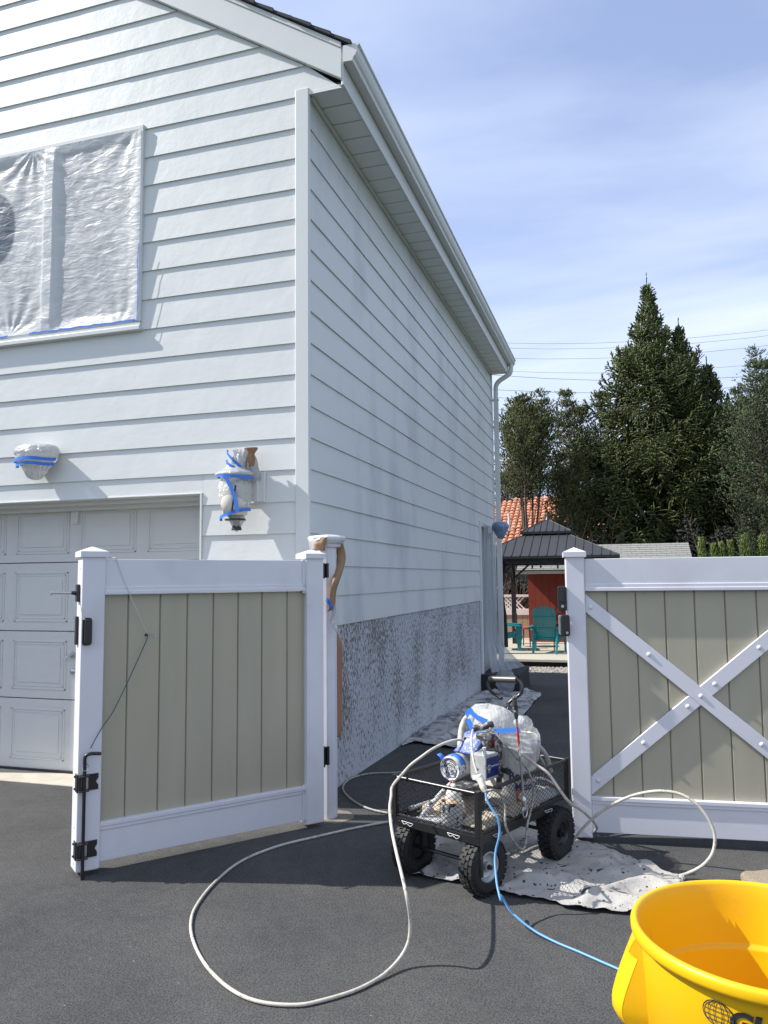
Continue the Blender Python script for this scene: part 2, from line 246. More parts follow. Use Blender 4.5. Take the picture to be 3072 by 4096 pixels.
# ------------------------------------------------------------------ mesh helpers
class MB:
    def __init__(s): s.v=[]; s.f=[]
    def add(s,vs,fs):
        b=len(s.v); s.v+= [tuple(map(float,p)) for p in vs]; s.f+=[tuple(i+b for i in f) for f in fs]; return s
    def box(s,x0,x1,y0,y1,z0,z1):
        return s.add([(x,y,z) for z in (z0,z1) for y in (y0,y1) for x in (x0,x1)],[(0,2,3,1),(4,5,7,6),(0,1,5,4),(2,6,7,3),(0,4,6,2),(1,3,7,5)])
    def obox(s,c,a,b,c_,h):
        c=np.array(c,float);a,b,c_=[_n(np.array(k,float)) for k in (a,b,c_)]
        vs=[c+a*h[0]*i+b*h[1]*j+c_*h[2]*k for k in (-1,1) for j in (-1,1) for i in (-1,1)]
        return s.add(vs,[(0,2,3,1),(4,5,7,6),(0,1,5,4),(2,6,7,3),(0,4,6,2),(1,3,7,5)])
    def cyl(s,p0,p1,r0,r1=None,n=12,cap=True):
        r1=r0 if r1 is None else r1
        p0=np.array(p0,float);p1=np.array(p1,float);d=_n(p1-p0);a=np.cross(d,(0,0,1));a=_n(a) if np.linalg.norm(a)>1e-3 else _v(1,0,0);b=np.cross(d,a)
        A=[(math.cos(2*math.pi*i/n),math.sin(2*math.pi*i/n)) for i in range(n)]
        vs=[p0+r0*(a*c+b*q) for c,q in A]+[p1+r1*(a*c+b*q) for c,q in A]
        fs=[(i,(i+1)%n,n+(i+1)%n,n+i) for i in range(n)]
        if cap: fs+=[tuple(range(n))[::-1],tuple(range(n,2*n))]
        return s.add(vs,fs)
    def tube(s,pts,r,n=8,sm=6,cap=True):
        P=catmull(pts,sm) if sm>1 else [np.array(p,float) for p in pts]
        k=len(P); rr=r if hasattr(r,'__len__') else [r]*k
        if len(rr)!=k: rr=np.interp(np.linspace(0,1,k),np.linspace(0,1,len(rr)),rr)
        T=[_n(P[min(i+1,k-1)]-P[max(i-1,0)]) for i in range(k)]
        a=np.cross(T[0],(0,0,1)); a=_n(a) if np.linalg.norm(a)>1e-3 else _v(1,0,0)
        vs=[]
        for i in range(k):
            a=a-T[i]*(a@T[i]); a=_n(a); b=np.cross(T[i],a)
            vs+=[P[i]+rr[i]*(a*math.cos(2*math.pi*j/n)+b*math.sin(2*math.pi*j/n)) for j in range(n)]
        fs=[(i*n+j,i*n+(j+1)%n,(i+1)*n+(j+1)%n,(i+1)*n+j) for i in range(k-1) for j in range(n)]
        if cap: fs+=[tuple(range(n))[::-1],tuple(range((k-1)*n,k*n))]
        return s.add(vs,fs)
    def lathe(s,prof,o=(0,0,0),n=32,ax=(0,0,1),closed=False):
        o=np.array(o,float);d=_n(np.array(ax,float));a=np.cross(d,(0,0,1));a=_n(a) if np.linalg.norm(a)>1e-3 else _v(1,0,0);b=np.cross(d,a)
        k=len(prof);vs=[o+d*h+r*(a*math.cos(2*math.pi*j/n)+b*math.sin(2*math.pi*j/n)) for r,h in prof for j in range(n)]
        fs=[(i*n+j,i*n+(j+1)%n,(i+1)*n+(j+1)%n,(i+1)*n+j) for i in range(k-1) for j in range(n)]
        if closed: fs+=[((k-1)*n+j,(k-1)*n+(j+1)%n,(j+1)%n,j) for j in range(n)]
        return s.add(vs,fs)
    def prism(s,poly,d):   # poly: 3-D points, d: extrusion vector
        k=len(poly);d=np.array(d,float);vs=[np.array(p,float) for p in poly]+[np.array(p,float)+d for p in poly]
        return s.add(vs,[tuple(range(k))[::-1],tuple(range(k,2*k))]+[(i,(i+1)%k,k+(i+1)%k,k+i) for i in range(k)])
    def grid(s,rows):
        R=len(rows);Cn=len(rows[0]); return s.add([p for r in rows for p in r],[(i*Cn+j,i*Cn+j+1,(i+1)*Cn+j+1,(i+1)*Cn+j) for i in range(R-1) for j in range(Cn-1)])
    def build(s,name,m,parent=None,smooth=False,bevel=0,label=None,kind=None,solid=0,auto=False):
        me=bpy.data.meshes.new(name); off=wloc(parent)
        me.from_pydata([(x-off[0],y-off[1],z-off[2]) for x,y,z in s.v],[],s.f); me.validate(); me.update()
        me.materials.append(M[m] if isinstance(m,str) else m)
        fixn(me)
        if smooth: me.shade_smooth()
        o=bpy.data.objects.new(name,me); col.objects.link(o); o.parent=parent
        if solid:
            q=o.modifiers.new('s','SOLIDIFY'); q.thickness=solid; q.offset=0
        if bevel:
            q=o.modifiers.new('b','BEVEL'); q.width=bevel; q.segments=2; q.limit_method='ANGLE'; q.angle_limit=math.radians(40)
        if auto:
            q=o.modifiers.new('e','EDGE_SPLIT'); q.split_angle=math.radians(40)
        if label: o['label']=label
        if kind: o['kind']=kind
        return o
import bmesh
def fixn(me):
    if len(me.polygons)>40000: return
    b=bmesh.new(); b.from_mesh(me); bmesh.ops.recalc_face_normals(b,faces=b.faces); b.to_mesh(me); b.free()
def wloc(o):
    p=_v(0,0,0)
    while o: p=p+np.array(o.location[:]); o=o.parent
    return p
def catmull(pts,k):
    P=[np.array(p,float) for p in pts]; P=[2*P[0]-P[1]]+P+[2*P[-1]-P[-2]]; o=[]
    for i in range(1,len(P)-2):
        for j in range(k):
            t=j/k; a,b,c,d=P[i-1:i+3]; o.append(.5*((2*b)+(c-a)*t+(2*a-5*b+4*c-d)*t*t+(3*b-a-3*c+d)*t**3))
    o.append(P[-2]); return o
def thing(name,label,cat,loc=(0,0,0),group=None):
    o=bpy.data.objects.new(name,None); col.objects.link(o); o.location=[float(k) for k in loc]; o['label']=label; o['category']=cat
    o.empty_display_size=.1
    if group: o['group']=group
    return o
def tag(o,label,cat,group=None):
    o['label']=label; o['category']=cat
    if group: o['group']=group
    return o
def dup(root,loc=None,label=None,rotz=None):
    def cp(o,par):
        c=o.copy(); col.objects.link(c); c.parent=par
        for ch in list(o.children): cp(ch,c)
        return c
    r=cp(root,None)
    if loc is not None: r.location=loc
    if rotz is not None: r.rotation_euler=(0,0,rotz)
    if label: r['label']=label
    return r
def text(s_,size,name,m,parent,place,offset=0.,width=1.,shear=0.):
    """place(x,y)->world point; s_ flat printed lettering"""
    c=bpy.data.curves.new(name,'FONT'); c.body=s_; c.size=size; c.offset=offset; c.shear=shear; c.fill_mode='FRONT'; c.resolution_u=3
    o=bpy.data.objects.new(name,c); col.objects.link(o); dg=bpy.context.evaluated_depsgraph_get()
    me=bpy.data.meshes.new_from_object(o.evaluated_get(dg)); bpy.data.objects.remove(o)
    off=wloc(parent)
    for v in me.vertices: v.co=Vector([float(k) for k in (place(v.co.x*width,v.co.y)-off)])
    me.materials.clear(); me.materials.append(M[m]); o=bpy.data.objects.new(name,me); col.objects.link(o); o.parent=parent
    return o
def vnoise(seed):
    r=np.random.default_rng(seed); A=r.normal(size=(10,2))*_v(1,1); ph=r.uniform(0,6.28,10)
    def f(x,y,s=1.):
        t=0
        for i in range(10):
            k=s*(1+.6*i); t+=math.sin(k*(A[i,0]*x+A[i,1]*y)+ph[i])/(1+.5*i)
        return t/3
    return f
# ================================================================== SETTING
# driveway sheet: fine near the camera, follows the fall of the alley
rows=[]
ys=list(np.linspace(-9,0,10))+list(np.linspace(.5,9.56,12))
for y in ys: rows.append([(x,y,gz(y)) for x in np.linspace(-9,9,7)])
MB().grid(rows).build('driveway','asphalt',kind='structure')
ap=Py(0,3120,0); ya=float(Pz(60,3128,0)[1])
MB().box(-3.6,-.78,ya,.30,-.05,.006).build('garage_apron','concrete',kind='structure',bevel=.003)
# rest of the ground
MB().add([(-400,-400,-.42),(400,-400,-.42),(400,600,-.42),(-400,600,-.42)],[(0,1,2,3)]).build('lawn','grass',kind='structure')
# concrete footing collar of the terminal post
MB().cyl((.23,-.155,-.02),(.23,-.155,.004),.145,.13,n=11).build('post_footing','footing',kind='structure',smooth=False)
# gravel strip
g=MB(); r_=random.Random(3)
for i in range(5200):
    x=r_.uniform(-1.6,4.2);y=r_.uniform(9.5,10.36);s_=r_.uniform(.012,.03);z=-.262+r_.uniform(0,.014)
    a=r_.uniform(0,3);c,d=math.cos(a)*s_,math.sin(a)*s_
    g.add([(x+c,y+d,z),(x-d,y+c,z),(x-c,y-d,z),(x+d,y-c,z),(x,y,z+s_*.8)],[(0,1,4),(1,2,4),(2,3,4),(3,0,4)])
g.build('gravel_strip','gravel',kind='stuff')
MB().box(-2.2,6,9.5,10.42,-.35,-.262).build('gravel_bed','soil',kind='structure')
MB().box(-2.2,6,10.42,10.6,-.4,-.17).build('patio_base_shadow','soil',kind='structure')  # dark patio base front, coloured in for the shadow line under the slab
MB().box(-3,6,10.3,15.5,-.155,-.10).build('patio','patio',kind='structure',bevel=.01)
# ================================================================== HOUSE
house=thing('house','white clapboard two-storey house with grey flaking foundation and masked window','house',(0,0,0))
Z=[.05,.266,.483,.70,.916,1.133,1.350,1.566,1.779,1.993,2.211,2.428,2.646,2.866,3.085,3.308,3.531,3.749,3.968,4.186,4.408,4.629,4.855]
while Z[-1]<7.6: Z.append(Z[-1]+.2215)
xr=lambda z:min(.262,.255-(z-4.909)/.636)
nf=vnoise(4)
def fboard(z0,z1,xa,xb,xb1=None,xa1=None,t0=.0128,seed=0):
    xb1=xb if xb1 is None else xb1; xa1=xa if xa1 is None else xa1
    n=max(2,int((xb-xa)/.09)); R=[[],[],[],[]]
    for i in range(n+1):
        u=i/n; x=xa+(xb-xa)*u; x1=xa1+(xb1-xa1)*u; e=min(1,(xb-x)/.1,(x-xa)/.1)
        w=.0011*nf(x*2.1,z0*3,1.)*e; t=t0+w; mid=(x+x1)/2; wm=.0016*nf(x*2.6+5,z0*4,1.)*e
        sag=.0012*nf(x*1.4+9,z0*7,1.)*e
        R[0].append((x,.004,z0+sag)); R[1].append((x,-t,z0+sag)); R[2].append((mid,-t*.52-wm,(z0+z1)/2)); R[3].append((x1,-.001,z1+.004))
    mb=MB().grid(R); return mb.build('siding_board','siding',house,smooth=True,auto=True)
seams={4.855:-1.614,5.2985:-1.50,5.52:None,5.7415:-1.922,3.085:-2.057}
for i,z0 in enumerate(Z[:-1]):
    z1=Z[i+1]
    if z0>=4.85:
        if z0>7.1: continue
        b0,b1=xr(z0+.006),xr(z1); a0,a1=-7-b0,-7-b1
        if b1-a1<.2: continue
        s=-1.614 if abs(z0-4.855)<.01 else (-1.5 if i==24 else (-1.92 if i==26 else None))
        if s:
            fboard(z0,z1,a0,s+.012,s+.012,a1,t0=.0105); fboard(z0,z1,s,b0,b1,s,t0=.0125)
        else: fboard(z0,z1,a0,b0,b1,a1)
    elif z0>3.5: fboard(z0,z1,-1.318,-.09); fboard(z0,z1,-7,-3.02)
    elif z0>3.3: fboard(z0,z1,-1.318,-.09); fboard(z0,z1,-7,-3.02); 
    elif z0>2.1:
        if abs(z0-3.085)<.01: fboard(z0,z1,-7,-2.045); fboard(z0,z1,-2.057,-.09,t0=.013)
        else: fboard(z0,z1,-7,-.09)
    elif z0>1.9: fboard(z0,z1,-.795,-.09); fboard(2.083,z1,-7,-.797,t0=.006)
    else: fboard(z0,z1,-.795,-.09); fboard(z0,z1,-7,-3.54)
ns=vnoise(11)
def sboard(z0,z1,ya_,yb,t0=.0125):
    n=max(2,int((yb-ya_)/.2)); R=[[],[],[]]
    for i in range(n+1):
        y=ya_+(yb-ya_)*i/n; e=min(1,(yb-y)/.1+.1,(y-ya_)/.1+.1); t=t0+.0012*ns(y*1.5,z0*3)*e; wob=.0022*ns(y*.8+4,z0*5)*e
        R[0].append((-.002,y,z0+wob)); R[1].append((t,y,z0+wob)); R[2].append((.001,y,z1+.004))
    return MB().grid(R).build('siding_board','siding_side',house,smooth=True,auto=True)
zz=[z for z in Z if z>1.1 and z<4.86]
for i,z0 in enumerate(zz):
    z1=zz[i+1] if i+1<len(zz) else 4.87
    if z1-z0<.05: continue
    if z0<2.2:
        sboard(z0,z1,.02,6.40); sboard(z0,z1,7.55,7.84)
    else:
        s=1.32 if z0>4.1 else (2.2 if abs(z0-3.749)<.02 else (4.9 if z0>3.4 else None))
        s2=5.2 if z0>4.3 else None
        if s:
            sboard(z0,z1,.02,s+.01,.0115); sboard(z0,z1,s,7.84 if not s2 else s2+.01,.0135)
            if s2: sboard(z0,z1,s2,7.84,.0145)
        else: sboard(z0,z1,.02,7.84)
# shell behind the boards
sh=MB().box(-.8,-.006,.006,.40,-.35,4.85).box(-7,-3.53,.006,.40,-.35,4.85).box(-3.53,-.8,.006,.40,2.08,3.30).box(-3.53,-3.0,.006,.40,3.30,4.85).box(-1.33,-.8,.006,.40,3.30,4.85).box(-3.0,-1.33,.25,.40,3.30,4.85)
sh.box(-7,-.006,.41,7.85,-.35,4.86)
sh.build('wall_shell','trim',house)
MB().prism([(-7.0,.02,4.86),(.0,.02,4.86),(-3.5,.02,4.86+3.5*.636)],(0,.15,0)).build('gable_wall','trim',house)
MB().box(-.3,.0,.0,6.38,-.4,1.142).box(-.3,0,7.6,7.85,-.4,1.142).build('foundation','stucco',house)
MB().box(-.088,.0145,-.021,.02,0,4.905).build('corner_post','trim',house,bevel=.006)
MB().box(-.02,.024,7.835,7.87,.9,4.87).build('corner_post','trim',house,bevel=.004)
MB().box(.004,.028,.03,7.83,4.846,4.869).build('frieze_strip','trim',house,bevel=.003)
# eaves
for k in range(37):
    y0=-.012+.215*k-.2; y0=max(y0,-.012) if k==0 else y0
    y0=-.012+ (k*.215-.0 if k else 0); y1=min(y0+.208,7.95)
    if y0>7.9: break
    MB().prism([(.012,y0,4.872),(.012,y1,4.876),(.012,y1,4.884),(.012,y0,4.884)],(.247,0,0)).build('soffit_panel','soffit',house,bevel=.0015)
MB().box(.0,.262,-.01,7.95,4.887,4.9).build('soffit_backing','shade_dark',house)
MB().box(.262,.280,-.03,8.0,4.862,5.14).build('fascia_board','trim',house,bevel=.003)
lo=lambda x:4.909+(.255-x)*.636
def rake(sgn):
    f=(lambda x:x) if sgn>0 else (lambda x:-7-x)
    a=[(f(.268),-.042,lo(.268)),(f(-3.5),-.042,lo(-3.5)),(f(-3.5),-.042,lo(-3.5)+.285),(f(.268),-.042,lo(.268)+.262)]
    MB().prism(a,(0,.036,0)).build('rake_board','trim',house,bevel=.004)
    MB().prism([(f(.268),-.05,lo(.268)+.222),(f(-3.5),-.05,lo(-3.5)+.245),(f(-3.5),-.05,lo(-3.5)+.283),(f(.268),-.05,lo(.268)+.260)],(0,.007,0)).build('rake_trim','trim',house,bevel=.002)
    # lapped shingle courses
    for k in range(27):
        x1=.345-k*.145; x0=x1-.17
        if x0<-3.52: x0=-3.52
        z=lambda x:lo(x)+.268
        j=.006*(k%3)
        pts=[(f(x1),-.066-j,z(x1)+.002),(f(x0),-.066-j,z(x0)+.002),(f(x0),-.066-j,z(x0)+.018),(f(x1),-.066-j,z(x1)+.030)]
        MB().prism(pts,(0,8.1,0)).build('shingle_course','shingle',house)
rake(1); rake(-1)
MB().box(-.2,.0,7.86,7.95,4.87,5.1).build('eave_return','trim',house)
# gutter
P=[(.283,5.128),(.283,5.012),(.350,5.008),(.357,5.030),(.372,5.046),(.384,5.070),(.390,5.108),(.402,5.116),(.402,5.128)]
gut=MB().prism([(x,-.045,z) for x,z in P],(0,8.12,0)).build('gutter','trim',house,bevel=.001)
MB().prism([(x,-.052,z) for x,z in P],(0,.006,0)).build('end_cap','trim',gut)
gg=MB()
for i in range(9): gg.tube([(.285+.013*i,-.04,5.13+.001*i),(.285+.013*i,8.0,5.13+.001*i)],.0022,4,1)
for i in range(16): gg.tube([(.285,-.04+.013*i,5.13),(.40,-.04+.013*i,5.13)],.0022,4,1)
gg.build('gutter_guard','wire',gut)
ds=MB().tube([(.335,7.9,5.01),(.335,7.9,4.93),(.30,7.9,4.85),(.15,7.9,4.76),(.085,7.9,4.68),(.075,7.9,4.55),(.075,7.9,4.4)],.04,10,5)
ds.box(.038,.112,7.865,7.935,2.3,4.45).box(.036,.114,7.863,7.937,-.12,2.29)
dso=ds.build('downspout','trim',house,smooth=True,auto=True)
for z in (4.42,2.28,1.28): MB().box(.0,.12,7.858,7.942,z,z+.03).build('strap','trim',dso)
# side door trim and step
MB().box(0,.03,6.40,6.50,-.15,2.30).box(0,.03,6.50,7.55,2.22,2.30).box(0,.03,7.5,7.56,-.15,2.30).build('door_trim','trim',house,bevel=.003)
MB().box(-.1,-.02,6.5,7.5,-.1,2.22).build('side_door','door',house)
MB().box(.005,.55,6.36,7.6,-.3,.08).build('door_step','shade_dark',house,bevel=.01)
# window
win=MB().box(-3.02,-1.318,-.03,.02,4.85,4.885).box(-3.02,-1.318,-.03,.02,3.335,3.372).box(-1.352,-1.318,-.03,.02,3.36,4.86).box(-3.02,-2.986,-.03,.02,3.36,4.86).build('window','trim',house,bevel=.004)
MB().box(-3.05,-1.31,-.05,-.0,3.30,3.334).build('sill','trim',win,bevel=.004)
MB().box(-2.185,-2.115,-.026,.03,3.37,4.85).build('mullion','trim',win,bevel=.006)
for a,b in ((-2.98,-2.19),(-2.11,-1.36)):
    MB().box(a,b,.03,.035,3.38,4.85).build('pane','glass',win)
    MB().box(a,b,-.01,.025,4.08,4.12).build('meeting_rail','trim',win)
    MB().box(a,a+.035,-.012,.025,3.375,4.85).box(b-.035,b,-.012,.025,3.375,4.85).box(a,b,-.012,.025,3.375,3.41).box(a,b,-.012,.025,4.81,4.848).build('sash','trim',win)
# garage door
gd=MB().box(-3.52,-.812,.345,.38,0,2.13).build('garage_door','door',house)
for a,b in ((.022,.553),(.561,1.078),(1.086,1.617),(1.625,2.12)):
    s=MB().box(-3.52,-.812,.302,.344,a,b)
    h=b-a
    for k in range(4):
        x0=-3.285+.6135*k; x1=x0+.508; z0=a+.13*h; z1=a+.865*h
        for q,(e,d) in enumerate(((0,.006),(.022,.003))):
            w_=.012 if q==0 else .010
            s.box(x0+e,x1-e,.302-d,.303,z0+e,z0+e+w_).box(x0+e,x1-e,.302-d,.303,z1-e-w_,z1-e).box(x0+e,x0+e+w_,.302-d,.303,z0+e,z1-e).box(x1-e-w_,x1-e,.302-d,.303,z0+e,z1-e)
        s.box(x0+.055,x1-.055,.296,.303,z0+.055,z1-.055)
    s.build('door_section','door',gd,bevel=.0025)
MB().box(-3.52,-.812,.285,.31,0,.022).build('bottom_seal','blackp',gd)
kh=Py(284,2625,.3)
hm=MB().cyl((kh[0]+.02,.302,kh[2]+.01),(kh[0]+.02,.285,kh[2]+.01),.026,.022,18).cyl((kh[0]+.02,.285,kh[2]+.01),(kh[0]+.02,.262,kh[2]+.01),.011,n=12)
hm.prism([(kh[0]+.03,.262,kh[2]+.03),(kh[0]-.0,.258,kh[2]+.018),(kh[0]-.055,.255,kh[2]-.018),(kh[0]-.05,.255,kh[2]-.026),(kh[0]-.005,.258,kh[2]-.008),(kh[0]+.03,.262,kh[2]+.01)],(0,.006,0))
hm.build('door_handle','steel',gd,bevel=.001)
MB().lathe([(0,-.01),(.012,-.012),(.022,-.006),(.025,0)],(kh[0]+.02,.301,.775),20,(0,1,0)).build('keyhole','steel',gd,smooth=True)
kb=Py(302,2067,.3)
MB().box(kb[0]-.032,kb[0]+.032,.285,.301,kb[2]-.06,kb[2]+.075).build('lock_plate','trim',gd,bevel=.003)
MB().box(-3.545,-.797,-.014,.10,2.072,2.082).box(-3.53,-.8,.1,.22,2.05,2.079).box(-3.53,-.8,.22,.30,2.02,2.079).build('header_trim','trim',house,bevel=.002)
MB().box(-.811,-.796,-.020,.30,0,2.083).box(-3.545,-3.53,-.02,.30,0,2.083).build('door_jamb','trim',house,bevel=.002)
# little screw holes and old nail heads on the front boards
# ================================================================== WINDOW FILM
nw=vnoise(21); nw2=vnoise(22)
R=[]
nx,nz=150,150
for j in range(nz+1):
    v=j/nz; row=[]
    for i in range(nx+1):
        u=i/nx; x=-3.0+u*(1.668); z=3.375+v*1.475
        e=min(u,1-u,v,1-v); e=min(1,e/.06)
        # pleats fanning out from taped points
        d=0
        for (px_,pz_,k,am) in ((-2.32,4.86,20,.014),(-1.36,4.9,17,.012),(-2.5,3.36,22,.012),(-1.5,3.30,19,.010),(-3.0,4.9,15,.012)):
            dx,dz=x-px_,z-pz_; rr=math.hypot(dx,dz)+.02; d+=.45*am*math.sin(k*math.atan2(dz,dx)/1.6+3*nw(x,z,1.5))*math.exp(-rr/.38)
        d+=.0065*nw(x*2.2,z*1.3,2.0)+.0016*nw2(x*6,z*6,2.0)+.0010*nw(x*3,z*22,1.4)
        bulge=-.020
        if abs(x+2.15)<.05: bulge=-.032
        elif x>-2.1: bulge=-.004-.016*math.exp(-((x+2.1)/.06))-.0*x-.02*math.exp(-((-1.36-x)/.07))
        else: bulge=-.006-.016*math.exp(-(max(0,-2.2-x)/.07))
        y=-.028+(-bulge-.028)*e*0+ (d-.006)*e + (.018+bulge+.012)*e*.9
        row.append((x,min(y-.006,-.009),z))
    R.append(row)
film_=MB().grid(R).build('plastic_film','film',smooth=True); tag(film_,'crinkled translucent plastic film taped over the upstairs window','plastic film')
t=MB(); 
def strip(mb,pts,wvec,th):
    """flat band following pts, wvec = half-width vector, th = thickness vector"""
    wv=np.array(wvec,float);tv=np.array(th,float);R=[[p+wv,p-wv] for p in [np.array(q,float) for q in pts]]
    b=len(mb.v); top=[k+tv for r in R for k in r]; bot=[k for r in R for k in r]; n=len(R)
    fs=[(2*i,2*i+1,2*i+3,2*i+2) for i in range(n-1)]
    mb.add(top+bot,fs+[tuple(2*n+k for k in f[::-1]) for f in fs]+[(2*i,2*i+2,2*n+2*i+2,2*n+2*i) for i in range(n-1)]+[(2*i+1,2*n+2*i+1,2*n+2*i+3,2*i+3) for i in range(n-1)]+[(0,2*n,2*n+1,1),(2*n-2,2*n-1,4*n-1,4*n-2)])
ts=random.Random(5)
pts=[(-1.335+ts.uniform(-.005,.005),-.044,3.36+i*.074) for i in range(21)]
strip(t,pts[:9],(.0035,0,0),(0,-.001,0))
strip(t,[(-2.3+i*.05,-.046,3.372+ts.uniform(-.004,.004)) for i in range(20)],(0,0,.007),(0,-.001,0)); strip(t,[(-2.9+i*.05,-.046,3.372+ts.uniform(-.004,.004)) for i in range(9)],(0,0,.007),(0,-.001,0))
t.build('masking_tape','tape'); tag(bpy.data.objects['masking_tape'],'blue masking tape along the lower and right edges of the window film','tape')
# ================================================================== LAMPS
nb=vnoise(31)
def blob(prof,o,sq=1.,amp=.012,n=40,freq=6,seed=0,lean=0):
    """wrapped lump: radius profile around a vertical axis with creases"""
    f=vnoise(60+seed); R=[]
    k=len(prof); P=catmull([(r,h,0) for r,h in prof],5)
    for q in P:
        r,h=q[0],q[1]; row=[]
        for j in range(n+1):
            a=2*math.pi*(j%n)/n; c,s=math.cos(a),math.sin(a)
            cr=amp*(f(c*freq*.5,s*freq*.5+h*4,1.)-1.5*abs(f(c*4,h*16+s*4,1.3)))*min(1,r/.03)
            rr=max(.002,r+cr); row.append((o[0]+rr*c+lean*h,o[1]+rr*s*sq,o[2]+h))
        R.append(row)
    return R
XL=float(Py(145,1870,-.1)[0])
tL=thing('wrapped_lamp','foil-like plastic wrapped lamp bound with blue tape above the garage door','wall lamp',(-2.24,0,2.36))
MB().grid(blob([(.02,-.145),(.06,-.13),(.085,-.10),(.125,-.04),(.165,.0),(.175,.04),(.19,.06),(.17,.095),(.13,.115),(.03,.13)],(XL,-.10,2.37),.6,.013,seed=1)).build('plastic_wrap','bagw',tL)
for z,r in ((2.37,.176),(2.335,.160)):
    tb=MB(); pts=[(XL+r*math.cos(a),-.10+r*.62*math.sin(a)-.004,z+.006*math.sin(3*a)) for a in np.linspace(math.pi*.98,math.pi*2.02,22)]
    strip(tb,pts,(0,0,.012),(0,-.002,0)); tb.build('tape_band','tape',tL)
MB().cyl((XL,.0,2.40),(XL,-.05,2.40),.10,.09,20).build('backplate','trim',tL)
tR=thing('wrapped_lantern','bagged coach lantern wrapped in clear plastic and blue tape beside the corner','wall lamp',(-.62,0,2.1))
bpx=float(Py(1035,1950,-.03)[0]); plate=MB().box(bpx-.005,bpx+.045,-.035,-.008,1.995,2.20).box(bpx-.05,bpx+.005,-.055,-.006,2.0,2.215).build('backplate','trim',tR,bevel=.004)
ox,oy=float(Py(942,2000,-.15)[0]),-.15
MB().grid(blob([(.02,-.0),(.035,.02),(.07,.055),(.10,.115),(.115,.17),(.118,.23),(.10,.285),(.085,.31)],(ox,oy,1.855),.85,.006,seed=2)).build('globe_wrap','bagclear',tR)
MB().grid(blob([(.004,-.06),(.012,-.055),(.04,-.01),(.055,.03),(.045,.05)],(ox+.01,oy,1.85),.9,.007,seed=8)).build('tail_wrap','bagclear',tR)
MB().lathe([(.02,.0),(.075,.0),(.10,.08),(.095,.20),(.02,.24)],(ox,oy,1.90),20).build('lamp_glass','bucket',tR,smooth=True)
MB().cyl((ox+.03,oy-.105,1.92),(ox+.05,oy-.095,2.09),.006).cyl((ox+.01,oy,1.80),(ox+.01,oy,1.86),.035,.02).cyl((ox,oy,1.865),(ox,oy,1.875),.07).build('lamp_frame','blackp',tR)
MB().grid(blob([(.03,0),(.125,.0),(.136,.012),(.12,.026),(.075,.05),(.055,.075)],(ox-.005,oy,2.165),.85,.004,seed=3)).build('cap_wrap','bagw',tR,smooth=True)
R=[]
fc=vnoise(77)
for j in range(13):
    v=j/12; top=np.array((ox+.0,oy,2.21))*(1-v)+np.array((bpx-.03,-.03,2.10))*v
    w0=.05+.05*math.sin(math.pi*v)+.02*v; hh=.10*math.sin(math.pi*min(1,v*1.15+.18))+.05
    row=[]
    for i in range(17):
        a=2*math.pi*i/16; cr=.010*fc(math.cos(a)*3+v*3,math.sin(a)*3,1.2) if i<16 else .010*fc(3+v*3,0,1.2)
        row.append((top[0]+(w0*.75+cr)*math.cos(a),top[1]+(w0*.5+cr)*math.sin(a)*.8,top[2]+(hh+cr)*(.5+.5*math.sin(a+.6))+.02))
    R.append(row)
MB().grid(R).build('arm_wrap','bagw',tR,solid=.001)
MB().grid(blob([(.02,0),(.05,.03),(.055,.08),(.04,.13),(.055,.165),(.03,.17)],(ox+.05,oy+.05,2.19),.8,.012,seed=6,lean=.25)).build('paper_wrap','kraft',tR,smooth=True)
MB().grid(blob([(.05,0),(.055,.04),(.05,.09),(.035,.13),(.045,.155)],(ox+.015,oy-.0,2.185),.8,.010,seed=7)).build('neck_wrap','bagw',tR)
for z,r,tl in ((2.155,.125,-.02),(1.905,.105,.06),(2.225,.065,-.08),(2.275,.06,-.12)):
    tb=MB(); pts=[(ox+r*math.cos(a),oy+r*.87*math.sin(a)-.003,z+tl*math.cos(a)*.5) for a in np.linspace(math.pi*.95,math.pi*2.1,22)]
    strip(tb,pts,(0,0,.011),(0,-.002,0)); tb.build('tape_band','tape',tR)
tb=MB(); strip(tb,[(ox-.02+.09*u+.02*math.sin(3*u),oy-.118+.01*u,2.16-.25*u) for u in np.linspace(0,1,12)],(.013,0,0.003),(0,-.002,0)); tb.build('tape_band','tape',tR)
tF=thing('wrapped_lamp','bundled lamp in blue plastic at the far back corner of the house','wall lamp',(.22,7.6,2.2))
pf=Px(2012,2120,.30)
MB().grid(blob([(.02,-.13),(.05,-.11),(.10,-.02),(.13,.05),(.10,.11),(.03,.13)],(.26,float(pf[1]),float(pf[2])),1,.012,seed=5)).build('plastic_wrap',mat('blue_wrap',(.16,.23,.36),.4,var=.4,vscale=14,bump=.6,bscale=30),tF,smooth=True)
MB().box(.02,.14,float(pf[1])-.03,float(pf[1])+.03,float(pf[2])-.05,float(pf[2])+.05).build('backplate','trim',tF)
